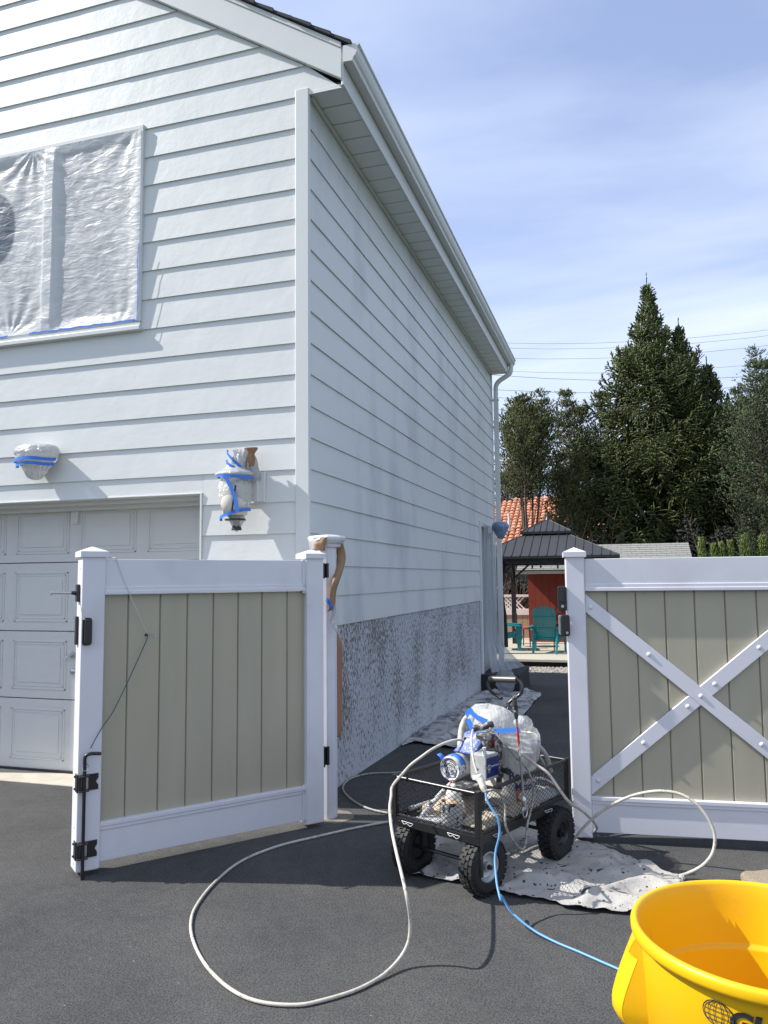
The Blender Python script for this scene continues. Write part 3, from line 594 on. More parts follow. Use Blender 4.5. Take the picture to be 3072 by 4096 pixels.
# door film
R=[]; fd=vnoise(41)
for j in range(61):
    v=j/60; row=[]
    for i in range(31):
        u=i/30; z=2.25-v*2.30; fl=max(0,(v-.72)/.28)
        y=6.55+u*(.85+.05*math.sin(v*3)); x=.055+.03*math.sin(math.pi*u)+.022*fd(u*7+v*1.5,v*.6,1.6)+fl**1.5*(.12+.36*u)+.06*v*u
        z+=fl*.06*u+.01*fd(u*3,v*3)
        row.append((x,y+fl*.15*u,z))
    R.append(row)
df=MB().grid(R).build('plastic_sheet','filmdoor',smooth=True); tag(df,'long clear plastic sheet hanging over the side door, spreading at its foot','plastic sheet')
b_=MB(); f9=vnoise(55); R=[]
c0=Px(2022,2650,.42)
for j in range(25):
    v=j/24; row=[]
    for i in range(21):
        u=i/20; a=math.pi*(u-.5); rr=(.125+.02*f9(u*4,v*5,1.5))*math.sin(math.pi*min(1,v*.9+.1))**.7
        row.append((c0[0]+rr*math.sin(a)*1.1+.01*f9(u*5,v*5),c0[1]-rr*.5*math.cos(a)-.02*f9(u*4+3,v*6),.22-v*.37+.015*f9(v*9,u*7,1.3)))
    R.append(row)
b_.grid(R).build('plastic_bundle','filmdoor',smooth=True); tag(bpy.data.objects['plastic_bundle'],'puffed bundle of loose clear plastic behind the downspout foot','plastic bundle')
t=MB(); strip(t,[(.036,6.52,z) for z in (1.0,.6,.2,-.1)],(0,.012,0),(.002,0,0)); t.build('masking_tape','tape'); tag(bpy.data.objects['masking_tape.001'],'vertical blue tape line holding the side door sheet','tape')
# ================================================================== GATES
class Fr:
    def __init__(s,a,b):
        s.o=_v(a[0],a[1],0); s.u=_n(_v(b[0]-a[0],b[1]-a[1],0)); s.n=_v(s.u[1],-s.u[0],0)
    def p(s,k,d,z): return s.o+s.u*k+s.n*d+_v(0,0,z)
    def box(s,mb,k0,k1,d0,d1,z0,z1):
        c=s.p((k0+k1)/2,(d0+d1)/2,(z0+z1)/2); mb.obox(c,s.u,s.n,(0,0,1),((k1-k0)/2,(d1-d0)/2,(z1-z0)/2)); return mb
def pcap(F,mb,k0,k1,d0,d1,z,h1=.03,h2=.028,e=.012):
    F.box(mb,k0-e,k1+e,d0-e,d1+e,z-h1,z)
    q=[F.p(k0-e,d0-e,z),F.p(k1+e,d0-e,z),F.p(k1+e,d1+e,z),F.p(k0-e,d1+e,z),F.p((k0+k1)/2,(d0+d1)/2,z+h2)]
    mb.add(q,[(0,1,4),(1,2,4),(2,3,4),(3,0,4)])
def gate(F,label,seams,S0,S1,PW,zt,posts,zb=.0):
    root=thing('gate',label,'gate',F.p(0,0,0),'pair of vinyl driveway gates')
    D=PW
    for a in posts:
        m_=MB(); F.box(m_,a,a+PW,-D,0,.028+zb,zt); m_.build('post','vinyl',root,bevel=.006)
        m_=MB(); pcap(F,m_,a,a+PW,-D,0,zt+.012); m_.build('post_cap','vinyl',root,bevel=.002)
    for nm,z0,z1,up in (('top_rail',zt-.212,zt-.028,-1),('bottom_rail',.055+zb,.248,1)):
        m_=MB(); F.box(m_,S0,S1,-.085,-.018,z0,z1)
        zz0,zz1=(z0-.0,z0+.042) if up<0 else (z1-.042,z1)
        F.box(m_,S0,S1,-.090,-.012,zz0+.003,zz1-.001); 
        zz0,zz1=(z0,z0+.02) if up<0 else (z1-.02,z1+.002)
        F.box(m_,S0,S1,-.094,-.007,zz0,zz1)
        m_.build(nm,'vinyl',root,bevel=.003)
    zb0,zb1=.25,zt-.214
    ed=[S0]+seams+[S1]
    for a,b in zip(ed[:-1],ed[1:]):
        m_=MB(); e=.0016
        # one hollow plank with eased edges
        poly=[(a+e,-.046),(a+e+.004,-.040),(b-e-.004,-.040),(b-e,-.046),(b-e,-.060),(a+e,-.060)]
        m_.prism([F.p(k,d,zb0) for k,d in poly],(0,0,zb1-zb0)); m_.build('plank','tan',root)
    m_=MB(); F.box(m_,S0,S1,-.056,-.050,zb0,zb1); m_.build('plank_tongues','tan_edge',root)
    for k in (S0,S1-.012):
        m_=MB(); F.box(m_,k,k+.012,-.062,-.034,zb0,zb1); m_.build('edge_channel','tan',root,bevel=.002)
    return root
LG=Fr(Pz(301,3493,.03)[:2],Pz(1298,3286,.03)[:2])
GL=gate(LG,'left white and tan gate leaf swung open toward the garage','',.115,1.305,.115,1.615,[0,1.29],0) if False else None
GL=gate(LG,'white gate leaf with plain tan planks standing open before the garage door',[.245,.416,.567,.718,.867,1.016,1.179],.115,1.292,.115,1.612,[0,1.29])
RG=Fr(Pz(2297,3348,.03)[:2],Pz(3072,3390,.03)[:2])
GR=gate(RG,'white gate leaf with a riveted X brace over tan planks at the right',[.223,.379,.535,.692,.851,1.013,1.17],.102,1.305,.105,1.598,[-.004,1.30])
# X brace
def brace(k0,z0,k1,z1,d0,d1,w_=.051):
    u=_n(_v(k1-k0,z1-z0,0)); n=_v(-u[1],u[0],0)*w_*.86
    c=lambda k,z:RG.p(k,d0,z)
    s0=z0;s1=z1
    q=[c(k0,z0-w_),c(k1,z1-w_),c(k1,z1+w_),c(k0,z0+w_)]
    m_=MB(); m_.prism(q,RG.n*(d1-d0)); return m_.build('brace','vinyl',GR,bevel=.003)
brace(.102,.305,1.298,1.320,-.038,-.020)
brace(.102,1.318,1.298,.302,-.0385,-.0165)
for k,z,d in ((.129,1.294,-.0165),(.436,1.033,-.0165),(.70,.81,-.0165),(.998,.56,-.0165),(.775,.876,-.02),(.63,.752,-.02),(.39,.549,-.02),(1.01,1.075,-.02),(.14,.335,-.02)):
    c=RG.p(k,d,z); MB().lathe([(.0,.008),(.006,.0075),(.011,.004),(.0125,0),(.0125,-.003)],c,14,RG.n).build('rivet','vinyl',GR,smooth=True)
def rbox(mb,F,k0,k1,d0,d1,z0,z1,r=.012):
    pts=[]
    for (cx_,cz_,a0) in ((k1-r,z1-r,0),(k0+r,z1-r,90),(k0+r,z0+r,180),(k1-r,z0+r,270)):
        for a in (0,30,60,90): q=math.radians(a0+a); pts.append(F.p(cx_+r*math.cos(q),d0,cz_+r*math.sin(q)))
    mb.prism(pts,F.n*(d1-d0)); return mb
# latch set on the right gate post
m_=rbox(MB(),RG,-.052,-.002,-.03,.012,1.275,1.415); m_.box(0,0,0,0,0,0) if False else None
lt=m_.build('latch','blackp',GR,bevel=.004)
rbox(MB(),RG,-.040,-.014,.012,.020,1.325,1.40,.01).build('latch_recess','black',lt,bevel=.002)
MB().cyl(RG.p(-.026,.010,1.302),RG.p(-.026,.016,1.302),.008).build('keyhole','steel',lt)
h_=rbox(MB(),RG,-.040,.010,.006,.045,1.135,1.255,.014).build('pull_handle','blackp',GR,bevel=.005)
rbox(MB(),RG,-.05,-.03,-.04,.006,1.14,1.25,.008).build('latch_arm','zinc',h_,bevel=.002)
MB().cyl(RG.p(-.006,.045,1.155),RG.p(-.006,.047,1.155),.007).build('screw','steel',h_)
# left gate: latch parts on the outer (side) face and front
def side(mb,d0,d1,k0,k1,z0,z1): return LG.box(mb,k0,k1,d0,d1,z0,z1)
lp=MB(); side(lp,-.085,-.04,-.016,0,1.365,1.455); lp2=lp.build('latch_plate','blackp',GL,bevel=.004)
MB().cyl(LG.p(-.012,-.062,1.41),LG.p(-.04,-.062,1.412),.013,.008).build('spindle_boss','blackp',lp2)
MB().cyl(LG.p(-.03,-.062,1.41),LG.p(-.135,-.062,1.412),.0055,n=8).cyl(LG.p(-.133,-.062,1.412),LG.p(-.139,-.062,1.412),.010,n=8).build('spindle','steel',lp2)
hp=MB(); rbox(hp,LG,.004,.052,.0,.012,1.145,1.285,.014); hp.build('pull_handle','blackp',GL,bevel=.003)
hp=MB(); rbox(hp,LG,.012,.048,.016,.03,1.15,1.28,.014); rbox(hp,LG,.012,.046,.006,.018,1.15,1.165,.004); rbox(hp,LG,.012,.046,.006,.018,1.265,1.28,.004); hp.build('pull_grip','black',GL,bevel=.005)
lp=MB(); side(lp,-.09,-.06,-.014,0,1.145,1.29); lp.build('strike_plate','blackp',GL,bevel=.003)
for z in (1.535,1.475,.235,.06):
    MB().cyl(LG.p(-.001,-.05,z),LG.p(.002,-.05,z),.0035,n=6).build('screw_hole','black',GL)
# cane bolt
kb0=.028
rod=MB().tube([LG.p(kb0,.024,-.0),LG.p(kb0,.024,.3),LG.p(kb0,.024,.54)],.0085,10,1)
rod.tube([LG.p(kb0,.024,.54),LG.p(kb0,.024,.585),LG.p(kb0+.006,.026,.60),LG.p(kb0+.03,.03,.607),LG.p(kb0+.075,.036,.602)],.0085,10,4)
rd=rod.build('cane_bolt','black',GL,smooth=True,auto=True)
for zc in (.462,.135):
    q=MB(); z0,z1=zc-.04,zc+.04
    poly=[(.012,z0),(.10,z0),(.10,z0+.022),(.088,zc),(.10,z1-.022),(.10,z1),(.012,z1)]
    q.prism([LG.p(k,.0015,z) for k,z in poly],LG.n*.005)
    LG.box(q,.0,.014,-.0,.022,z0,z1); LG.box(q,.0,.05,.006,.038,z1-.008,z1-.002); LG.box(q,.0,.05,.006,.038,z0+.002,z0+.008)
    LG.box(q,-.005,.001,-.035,.01,z0-.004,z1+.004)
    bo=q.build('bolt_bracket','black',GL,bevel=.0015)
    for dz in (-.03,.03):
        MB().cyl(LG.p(-.012,-.024,zc+dz),LG.p(-.004,-.024,zc+dz),.006,n=8).build('screw','black',bo)
        MB().cyl(LG.p(.09,.006,zc+dz*.9),LG.p(.09,.009,zc+dz*.9),.005,n=8).build('screw','black',bo)
    q=MB(); LG.box(q,.014,.05,.004,.008,z0+.01,z1-.01); q.build('bracket_bush','steel',bo)
MB().tube([LG.p(kb0-.014,.03,.545),LG.p(kb0-.01,.04,.53),LG.p(kb0+.01,.042,.533),LG.p(kb0+.016,.03,.55),LG.p(kb0,.012,.56),LG.p(kb0-.014,.03,.545)],.0016,5,4).build('pull_ring','steel',rd)
# white brackets of the left gate rails at its hinge stile
for z0,z1 in ((1.385,1.59),(.045,.26)):
    q=MB(); LG.box(q,1.268,1.292,-.017,-.012,z0,z1); LG.box(q,1.286,1.2905,-.017,.0,z0,z1); bo=q.build('rail_bracket','vinyl',GL,bevel=.002)
    for dz in (.012,-.012+(z1-z0)): MB().cyl(LG.p(1.279,-.012,z0+dz),LG.p(1.279,-.008,z0+dz),.004,n=8).build('screw','steel',bo)
# twine and release cord
def pl(px,py,F,d=0): return Pp(px,py,F.p(0,d,0),F.n)
tw=MB().tube([pl(437,2231,LG,-.05),pl(460,2232,LG,-.016),pl(466,2240,LG,-.012)],.0028,6,4)
tw.tube([pl(466,2240,LG,-.012),pl(500,2330,LG,-.008),pl(540,2425,LG,.0),pl(587,2530,LG,-.02)],.0017,6,4)
for i in range(9):
    a=ts.uniform(-6,16); tw.tube([pl(590,2533,LG,-.03),pl(610,2534+a*.3,LG,-.02),pl(630+ts.uniform(-6,10),2536+a,LG,-.015)],.0006,3,3)
tw.build('twine','twine'); tag(bpy.data.objects['twine'],'frayed white twine tied from the open gate rail down to a plank hole','twine')
cd=MB().tube([pl(586,2541,LG,-.045),pl(591,2539,LG,-.025),pl(588,2556,LG,-.02),pl(560,2620,LG,-.01),pl(505,2740,LG,.0),pl(450,2850,LG,.006),pl(415,2900,LG,.012),pl(385,2950,LG,.02),pl(362,2994,LG,.026)],.0026,6,4)
cd.build('release_cord','greencord'); tag(bpy.data.objects['release_cord'],'thin green cord slanting across the tan planks to the cane bolt','cord')
MB().cyl(pl(584,2540,LG,-.04),pl(584,2540,LG,-.036),.008,n=10).build('cord_grommet','black',GL)
# terminal post
TP=thing('gate_post','round-shouldered white gate post with moulded cap, draped in paper','gate post',(.235,-.17,0))
c=_v(.20,-.16,0)
q=MB()
c=_v(.198,-.168,0)
def octo(rx,z): return [c+_v(rx*math.cos(a),rx*math.sin(a),z) for a in [math.pi/8+k*math.pi/4 for k in range(8)]]
q.prism(octo(.062,-.02),(0,0,1.70)); q.build('shaft','vinyl',TP,bevel=.006)
q=MB(); P_=[(.062,1.665),(.085,1.672),(.09,1.69),(.105,1.698),(.118,1.715),(.122,1.73),(.112,1.742),(.05,1.75),(.0,1.752)]
R=[[c+_v(r*math.cos(a),r*math.sin(a),z) for a in [math.pi/8+k*math.pi/4 for k in range(9)]] for r,z in P_]
q.grid(R); q.build('post_cap','vinyl',TP,bevel=.002)
def hinge(z,h,lab):
    q=MB(); a=LG.p(1.405,-.085,z); b=c+_v(0,0,z); d=_n(b-a); n_=_v(d[1],-d[0],0)
    q.obox(LG.p(1.41,-.04,z),LG.n,LG.u,(0,0,1),(.035,.006,h/2))
    q.cyl(LG.p(1.425,-.045,z-h/2),LG.p(1.425,-.045,z+h/2),.013,n=12)
    q.obox(LG.p(1.44,-.045,z+.0),LG.u,LG.n,(0,0,1),(.02,.008,h/2*.9)); q.cyl(LG.p(1.447,-.03,z-h*.45),LG.p(1.447,-.03,z+h*.5),.011,n=8)
    q.cyl(LG.p(1.455,-.036,z-h*.3),LG.p(1.455,-.03,z-h*.3),.006,n=8)
    return q.build('hinge','black',GL,bevel=.002)
hinge(1.55-.03,.095,'');hinge(.40,.115,'')
# paper on the terminal post
def ribbon(rows,mtl,name,lab,cat='masking paper',d=0,seg=5,amp=.006,seed=1):
    f=vnoise(90+seed); A=catmull([r[0] for r in rows],5);B=catmull([r[1] for r in rows],5); R=[]
    for i,(a,b) in enumerate(zip(A,B)):
        row=[]
        for k in range(seg+1):
            u=k/seg; p=a*(1-u)+b*u; p=p+_v(.3,-1,0)*(amp*f(u*3,i*.22,1.4)+.02*math.sin(math.pi*u)*d); row.append(p)
        R.append(row)
    o=MB().grid(R).build(name,mtl,smooth=True,solid=.0012); tag(o,lab,cat); return o
k5=lambda x,y,yy:Py(1100+x*.565,2100+y*.565,yy)
ribbon([(k5(428,108,-.2),k5(468,76,-.15)),(k5(432,180,-.10),k5(487,150,-.05)),(k5(436,230,-.1),k5(500,220,-.03)),(k5(422,320,-.16),k5(492,290,-.10)),(k5(402,420,-.245),k5(462,380,-.16)),(k5(386,520,-.25),k5(434,470,-.18)),(k5(372,615,-.25),k5(426,590,-.2))],'kraft','masking_paper','brown paper strip curling down the right side of the terminal post',d=1)
ribbon([(k5(270,178,-.27),k5(352,182,-.28)),(k5(276,130,-.29),k5(356,140,-.30)),(k5(310,100,-.29),k5(368,84,-.30))],'kraft','masking_paper','scrap of golden brown paper tucked under the terminal post cap',d=.6,seed=2)
ribbon([(k5(226,93,-.2),k5(345,82,-.30)),(k5(236,112,-.25),k5(300,112,-.305)),(k5(246,178,-.25),k5(278,178,-.28))],'bagw','plastic_scrap','white plastic scrap over the left of the terminal post cap','plastic scrap',seed=3)
ribbon([(k5(425,740,-.1),k5(432,745,-.06)),(k5(427,790,-.1),k5(462,810,-.05)),(k5(427,870,-.1),k5(478,875,-.05)),(k5(427,1050,-.1),k5(476,1060,-.05)),(k5(427,1250,-.1),k5(474,1260,-.05)),(k5(427,1420,-.1),k5(476,1430,-.05)),(k5(427,1500,-.1),k5(460,1502,-.05))],'kraft2','masking_paper','long reddish paper hanging below the brown strip behind the post',d=.4,seed=4,amp=.002)
ribbon([(k5(425,560,-.26),k5(432,580,-.24)),(k5(405,620,-.265),k5(434,640,-.24)),(k5(390,690,-.265),k5(440,700,-.24)),(k5(420,740,-.26),k5(446,780,-.24))],'bagw','plastic_scrap','crumpled greyish plastic scrap halfway down the terminal post','plastic scrap',seed=5,amp=.01)
t=MB(); strip(t,[k5(362,525,-.255),k5(385,550,-.26),k5(412,600,-.26)],(.002,0,.015),(0,-.002,0)); t.build('masking_tape','tape'); tag(bpy.data.objects['masking_tape.002'],'slanting blue tape piece on the terminal post paper','tape')
t=MB(); strip(t,[k5(462,90,-.09),k5(474,118,-.08)],(.009,0,.0),(0,-.002,0)); t.build('masking_tape','tape'); tag(bpy.data.objects['masking_tape.003'],'small blue tape tab on top of the terminal post paper','tape')
# ================================================================== DROP CLOTHS
def clothgrid(near,far,name,m,lab,nu=110,nv=60,amp=.02,seed=1,zoff=.006,low=None):
    f=vnoise(seed); f2=vnoise(seed+100)
    A=catmull(near,8);B=catmull(far,8)
    def at(P,u): 
        k=u*(len(P)-1); i=min(int(k),len(P)-2); return P[i]*(1-k+i)+P[i+1]*(k-i)
    R=[]
    for j in range(nv+1):
        v=j/nv; row=[]
        for i in range(nu+1):
            u=i/nu; p=at(A,u)*(1-v)+at(B,u)*v; e=min(u,1-u,v,1-v)
            p=p+_v(.012*f(u*18,v*9,1.),.012*f2(u*17,v*11,1.),0)*(1 if e<.03 else .6)
            r1=max(0,1-abs(math.sin(2.3*f(p[0]*1.6,p[1]*1.2,1.2)+p[0]*2.2))*3.2); r2=max(0,1-abs(math.sin(3.1*f2(p[0]*1.3,p[1]*1.9,1.1)+p[1]*3.))*3.5)
            h=amp*(.30*(f(p[0]*3.2,p[1]*3.4)+1)+1.0*r1+.9*r2+.25*f2(p[0]*9,p[1]*8)+.2)
            if low is not None: h*=low(p)
            if e<.045: h=h*.5+amp*.5*abs(f(u*22,v*22))
            row.append((p[0],p[1],gz(p[1])+zoff+max(0,h)))
        R.append(row)
    o=MB().grid(R).build(name,m,smooth=True,solid=.002); return tag(o,lab,'drop cloth')
D=1.8517
def dz(x,y,z=0): return Pz(x*D,y*D,z)
wf=[(wx,wy) for wx,wy in [(1.353,-1.106),(.899,-.883),(1.50,-.617),(1.07,-.35)]]
near=[dz(*p,.01) for p in ((858,1862),(880,1888),(935,1897),(1000,1908),(1060,1925),(1110,1936),(1175,1942),(1215,1958),(1290,1968),(1345,1972),(1400,1968),(1462,1935),(1478,1903))]
far=[dz(*p,.01) for p in ((855,1845),(868,1800),(905,1775),(960,1768),(1030,1768),(1100,1775),(1170,1785),(1215,1800),(1270,1822),(1310,1832),(1370,1858),(1440,1885),(1476,1899))]
clothgrid(near,far,'drop_cloth','dropcloth','pale paint-spattered canvas drop cloth under the black mesh cart',amp=.030,seed=3)
def g2(x,y): 
    p=dz(x,y,-.06); 
    for _ in range(4): p=dz(x,y,gz(p[1]))
    return p
near=[g2(*p) for p in ((868,1615),(895,1607),(935,1612),(985,1618),(1040,1608),(1085,1585),(1120,1560),(1140,1535),(1166,1507),(1168,1502))]
far=[g2(*p) for p in ((869,1610),(882,1602),(905,1585),(940,1560),(975,1536),(1005,1518),(1035,1500),(1060,1488),(1120,1490),(1160,1497))]
near=[p for p in near]
clothgrid(near,far,'drop_cloth','dropcloth2','grey rumpled drop cloth lying along the flaking foundation wall',amp=.03,seed=8)
def quadpatch(a,b,c_,d,name,m,lab,cat,seed=1,amp=.012):
    f=vnoise(seed); R=[]
    for j in range(16):
        v=j/15; row=[]
        for i in range(20):
            u=i/19; p=(a*(1-u)+b*u)*(1-v)+(d*(1-u)+c_*u)*v; row.append((p[0],p[1],gz(p[1])+.008+amp*abs(f(u*6,v*6))))
        R.append(row)
    return tag(MB().grid(R).build(name,m,smooth=True,solid=.002),lab,cat)
quadpatch(g2(1062,1478),g2(1148,1480),g2(1120,1500),g2(1070,1500),'ground_mat','soil','dark dusty sheet on the asphalt beyond the grey drop cloth','sheet')
# ================================================================== CART
cx0=Pz(1581,3106,.475); cx1=Pz(1914,3177,.475); U=_n((cx1-cx0)*_v(1,1,0)); V=_v(-U[1],U[0],0); O=_v(cx0[0],cx0[1],0)
CW,CLn=.50,.853
def K(u,v,z): return O+U*u+V*v+_v(0,0,z)
cart=thing('garden_cart','black steel mesh utility cart with open top, loaded with painting gear','cart',K(.25,.43,0))
ZB,ZT,ZF=.285,.475,.245
f_=MB()
for v in (0,CLn): f_.obox(K(CW/2,v,(ZB+ZF)/2),U,V,(0,0,1),(CW/2+.012,.010,(ZB-ZF)/2))
for u in (0,CW): f_.obox(K(u,CLn/2,(ZB+ZF)/2+.0005),U,V,(0,0,1),(.010,CLn/2-.0105,(ZB-ZF)/2))
for v in (.2,.43,.65): f_.obox(K(CW/2,v,ZF+.01),U,V,(0,0,1),(CW/2-.011,.012,.006))
f_.build('bed_frame','cartblack',cart,bevel=.002)
def mesh(mb,a,b,h,sx,sz,r=.0014,dx=.034,dz_=.022):
    """expanded diamond mesh on the rectangle a->b (length vec) x h (height vec)"""
    a=np.array(a,float);Lv=np.array(b,float)-a;hv=np.array(h,float);Ln=np.linalg.norm(Lv);Hn=np.linalg.norm(hv);sl_=dz_/dx
    for sg in (1,-1):
        k=-int(Hn/sl_/dx)-2
        while k*dx<Ln+Hn/sl_+dx:
            x0=k*dx; # line: x=x0+ t, z= sg? t*sl
            pts=[]
            t0=max(0,-x0) if sg>0 else max(0,x0-Ln); t1=min(Hn/sl_,Ln-x0) if sg>0 else min(Hn/sl_,x0)
            if t1-t0>.004:
                p0=a+Lv/Ln*(x0+sg*t0)+hv/Hn*(t0*sl_); p1=a+Lv/Ln*(x0+sg*t1)+hv/Hn*(t1*sl_); mb.cyl(p0,p1,r,n=3,cap=False)
            k+=1
    return mb
mesh(MB(),K(.01,.01,ZB-.006),K(CW-.01,.01,ZB-.006),V*(CLn-.02),0,0,.0016).build('bed_mesh','cartblack',cart)
i_=.006
for n_,(a,b) in enumerate(((K(0,0,ZB),K(CW,0,ZB)),(K(CW,0,ZB),K(CW,CLn,ZB)),(K(CW,CLn,ZB),K(0,CLn,ZB)),(K(0,CLn,ZB),K(0,0,ZB)))):
    d=_n(b-a); q=MB(); A_,B_=a+d*.012,b-d*.012
    q.cyl(A_+_v(0,0,ZT-ZB),B_+_v(0,0,ZT-ZB),.0095,n=10); q.cyl(A_+_v(0,0,.01),B_+_v(0,0,.01),.006,n=8)
    for e in (A_,B_): q.cyl(e,e+_v(0,0,ZT-ZB),.008,n=8)
    p_=q.build('side_panel','cartblack',cart,smooth=True,auto=True)
    mesh(MB(),A_,B_,_v(0,0,ZT-ZB),0,0).build('diamond_mesh','cartblack',p_)
for u,v in ((0,0),(CW,0),(0,CLn),(CW,CLn)):
    MB().obox(K(u,v,(ZT+ZB)/2+.004),U,V,(0,0,1),(.0125,.0125,(ZT-ZB)/2+.008)).build('corner_post','cartblack',cart,bevel=.002)
pinm=M['label_white']
for base,dr,nn in ((K(.09,-.0125,.268),U,-V),(K(.37,-.0125,.268),U,-V),(K(CW+.0125,.14,.265),V,U),(K(CW+.0125,.62,.265),V,U)):
    z=_v(0,0,1); MB().tube([base-dr*.040+z*.004,base-dr*.022-z*.008+nn*.004,base-dr*.004-z*.002+nn*.004,base+dr*.016-z*.012+nn*.004,base+dr*.034+z*.001+nn*.003,base+dr*.012+z*.003+nn*.003,base-dr*.040+z*.004],.0013,5,2).build('hairpin','label_white',cart)
# axles & legs
Rw=.132
wheels=[(.055,.075,-1),(CW-.03,.075,1),(.03,.70,-1),(CW+.01,.70,1)]
f_=MB()
for v in (.075,.70): f_.cyl(K(.02,v,Rw),K(CW-.03,v,Rw),.0095,n=10)
f_.build('axle','cartblack',cart)
for u,v in ((.055+.06,.075),(CW-.10,.075),(.1,.70),(CW-.09,.70)): MB().obox(K(u,v,(ZF+Rw)/2),U,V,(0,0,1),(.012,.016,(ZF-Rw)/2)).build('axle_bracket','cartblack',cart,bevel=.002)
f_=MB()
f_.obox(K(CW-.005,.012,(ZF+.10)/2),U,V,(0,0,1),(.012,.012,(ZF-.10)/2))
f_.build('front_stay','cartblack',cart,bevel=.002)
def wheel(u,v,s,rimmat,yaw=0):
    c=K(u,v,Rw); ax=_n(U*math.cos(yaw)+V*math.sin(yaw))*s; r=Rw-.003; hw=.042
    q=MB(); prof=[(.066,-hw*.75),(.075,-hw),(.105,-hw*1.05),(r-.012,-hw*.92),(r-.004,-hw*.7),(r-.003,0),(r-.004,hw*.7),(r-.012,hw*.92),(.105,hw*1.05),(.075,hw),(.066,hw*.75)]
    q.lathe(prof,c,40,ax)
    # tread lugs
    a=np.cross(ax,(0,0,1));a=_n(a);b=np.cross(ax,a)
    for row,(o_,wd) in enumerate(((-.030,.0085),(-.0105,.0085),(.0105,.0085),(.030,.0085))):
        nn=26
        for k in range(nn):
            t=2*math.pi*(k+.5*(row%2))/nn; rd_=a*math.cos(t)+b*math.sin(t); tg=-a*math.sin(t)+b*math.cos(t)
            rr=r-(.004 if abs(o_)>.02 else 0)
            q.obox(c+rd_*(rr)+ax*o_,ax,tg,rd_,(wd,.0115,.005))
    wh=q.build('wheel','rubber',cart,bevel=0)
    q=MB(); q.lathe([(.012,.035),(.02,.034),(.022,.015),(.035,.012),(.05,.018),(.056,.03),(.062,.036),(.068,.036),(.07,.032),(.066,.02),(.064,0),(.064,-.034),(.068,-.036),(.060,-.036),(.052,-.02),(.012,-.02)],c,32,ax); q.build('rim',rimmat,wh,smooth=True,auto=True)
    MB().cyl(c+ax*.02,c+ax*.05,.011,n=8).build('hub_nut','cartblack',wh)
    return wh
wheel(*wheels[0],'cartblack');wheel(*wheels[1],'zinc',-.12);wheel(*wheels[2],'cartblack');wheel(*wheels[3],'cartblack')
# pull handle beyond the far end
k0=lambda x,y: (1500+x*.4822,2600+y*.4822)
def Kv(x,y,v): px,py=k0(x,y); return Pp(px,py,K(0,v,0),V)
def Ku(x,y,u): px,py=k0(x,y); return Pp(px,py,K(u,0,0),U)
h_=MB().tube([Kv(1112,470,.93),Kv(1105,445,.95),Kv(1150,405,.97),Kv(1205,365,.99),Kv(1222,310,1.0),Kv(1205,265,1.01),Kv(1170,246,1.01)],.0095,8,5).tube([Kv(955,243,1.01),Kv(938,262,1.01),Kv(938,300,1.0),Kv(965,345,.99),Kv(1010,378,.97),Kv(1052,402,.95)],.0095,8,5)
h_.tube([Kv(1112,465,.93),Kv(1110,600,.90),K(.25,.87,.30)],.012,8,4)
hh=h_.build('pull_handle','cartblack',cart,smooth=True)
MB().cyl(Kv(952,240,1.01),Kv(1175,246,1.01),.019,n=16).build('grip',mat('grey_grip',(.09,.085,.08),.35),hh,smooth=True,auto=True)
# ================================================================== SPRAYER (faces the near end of the cart)
sp=thing('paint_sprayer','paint-spattered blue and white airless sprayer with round vented motor','paint sprayer',K(.22,.3,ZB))
c1=lambda x,y:(1750+x*.2411,2880+y*.2411)
def Jv(x,y,v): return Pp(*c1(x,y),K(0,v,0),V)
mc=Jv(205,810,.13); max_=_n(V*.98-U*.06+_v(0,0,.03))
R0=.0605
q=MB(); q.lathe([(.0,.004),(.046,.004),(.050,.0),(.055,-.003),(R0,.006),(R0+.001,.02),(R0,.12),(R0-.004,.125),(R0-.004,.16),(0,.16)],mc,36,max_)
mo=q.build('motor','paintwhite',sp,smooth=True,auto=True)
# vent slots: dark arcs recessed-looking louvres
a_=_n(np.cross(max_,(0,0,1)));b_=np.cross(max_,a_)
q=MB()
for ri,segs,ph in ((.0075,4,.4),(.0165,3,.2),(.0265,4,.5),(.0365,4,0),(.0445,2,.6)):
    for k in range(segs):
        t0=ph+2*math.pi*k/segs; t1=t0+2*math.pi/segs*(.62 if ri>.01 else .35)
        pts=[mc+max_*.0035+ri*(a_*math.cos(t)+b_*math.sin(t)) for t in np.linspace(t0,t1,8)]
        q.tube(pts,.0021,5,1)
q.build('vent_slot','ink',mo)
bx=Jv(795,600,.17)   # control box near top corner
bw,bd,bh=.058,.125,.118
cb=MB().obox(bx-U*.045+V*.065-_v(0,0,.06),U,V,(0,0,1),(.045,.065,.06)).build('control_box','paintgrey',sp,bevel=.003)
fo=bx+V*.065-_v(0,0,.06)+U*.0022
lb=MB().obox(fo-U*.0012+_v(0,0,.0),U,V,(0,0,1),(.0012,.057,.046)).build('label_plate','label_navy',cb)
def onbox(v0,z0): return lambda x,y: bx+U*.0026+V*(v0+x)+_v(0,0,z0+y)
text('G',.036,'logo_letter','label_white',lb,onbox(.012,-.072),offset=.0006)
text('SmartControl',.0125,'label_text','label_white',lb,onbox(.042,-.060),offset=.0003)
text('GRACO',.007,'small_label_text','label_white',lb,onbox(.013,-.082))
MB().cyl(bx-U*.02+V*.02,bx-U*.02+V*.02+_v(0,0,.012),.012,n=14).cyl(bx-U*.02+V*.02+_v(0,0,.012),bx-U*.02+V*.02+_v(0,0,.036),.0095,.010,14).build('pressure_knob','paintwhite',cb,smooth=True,auto=True)
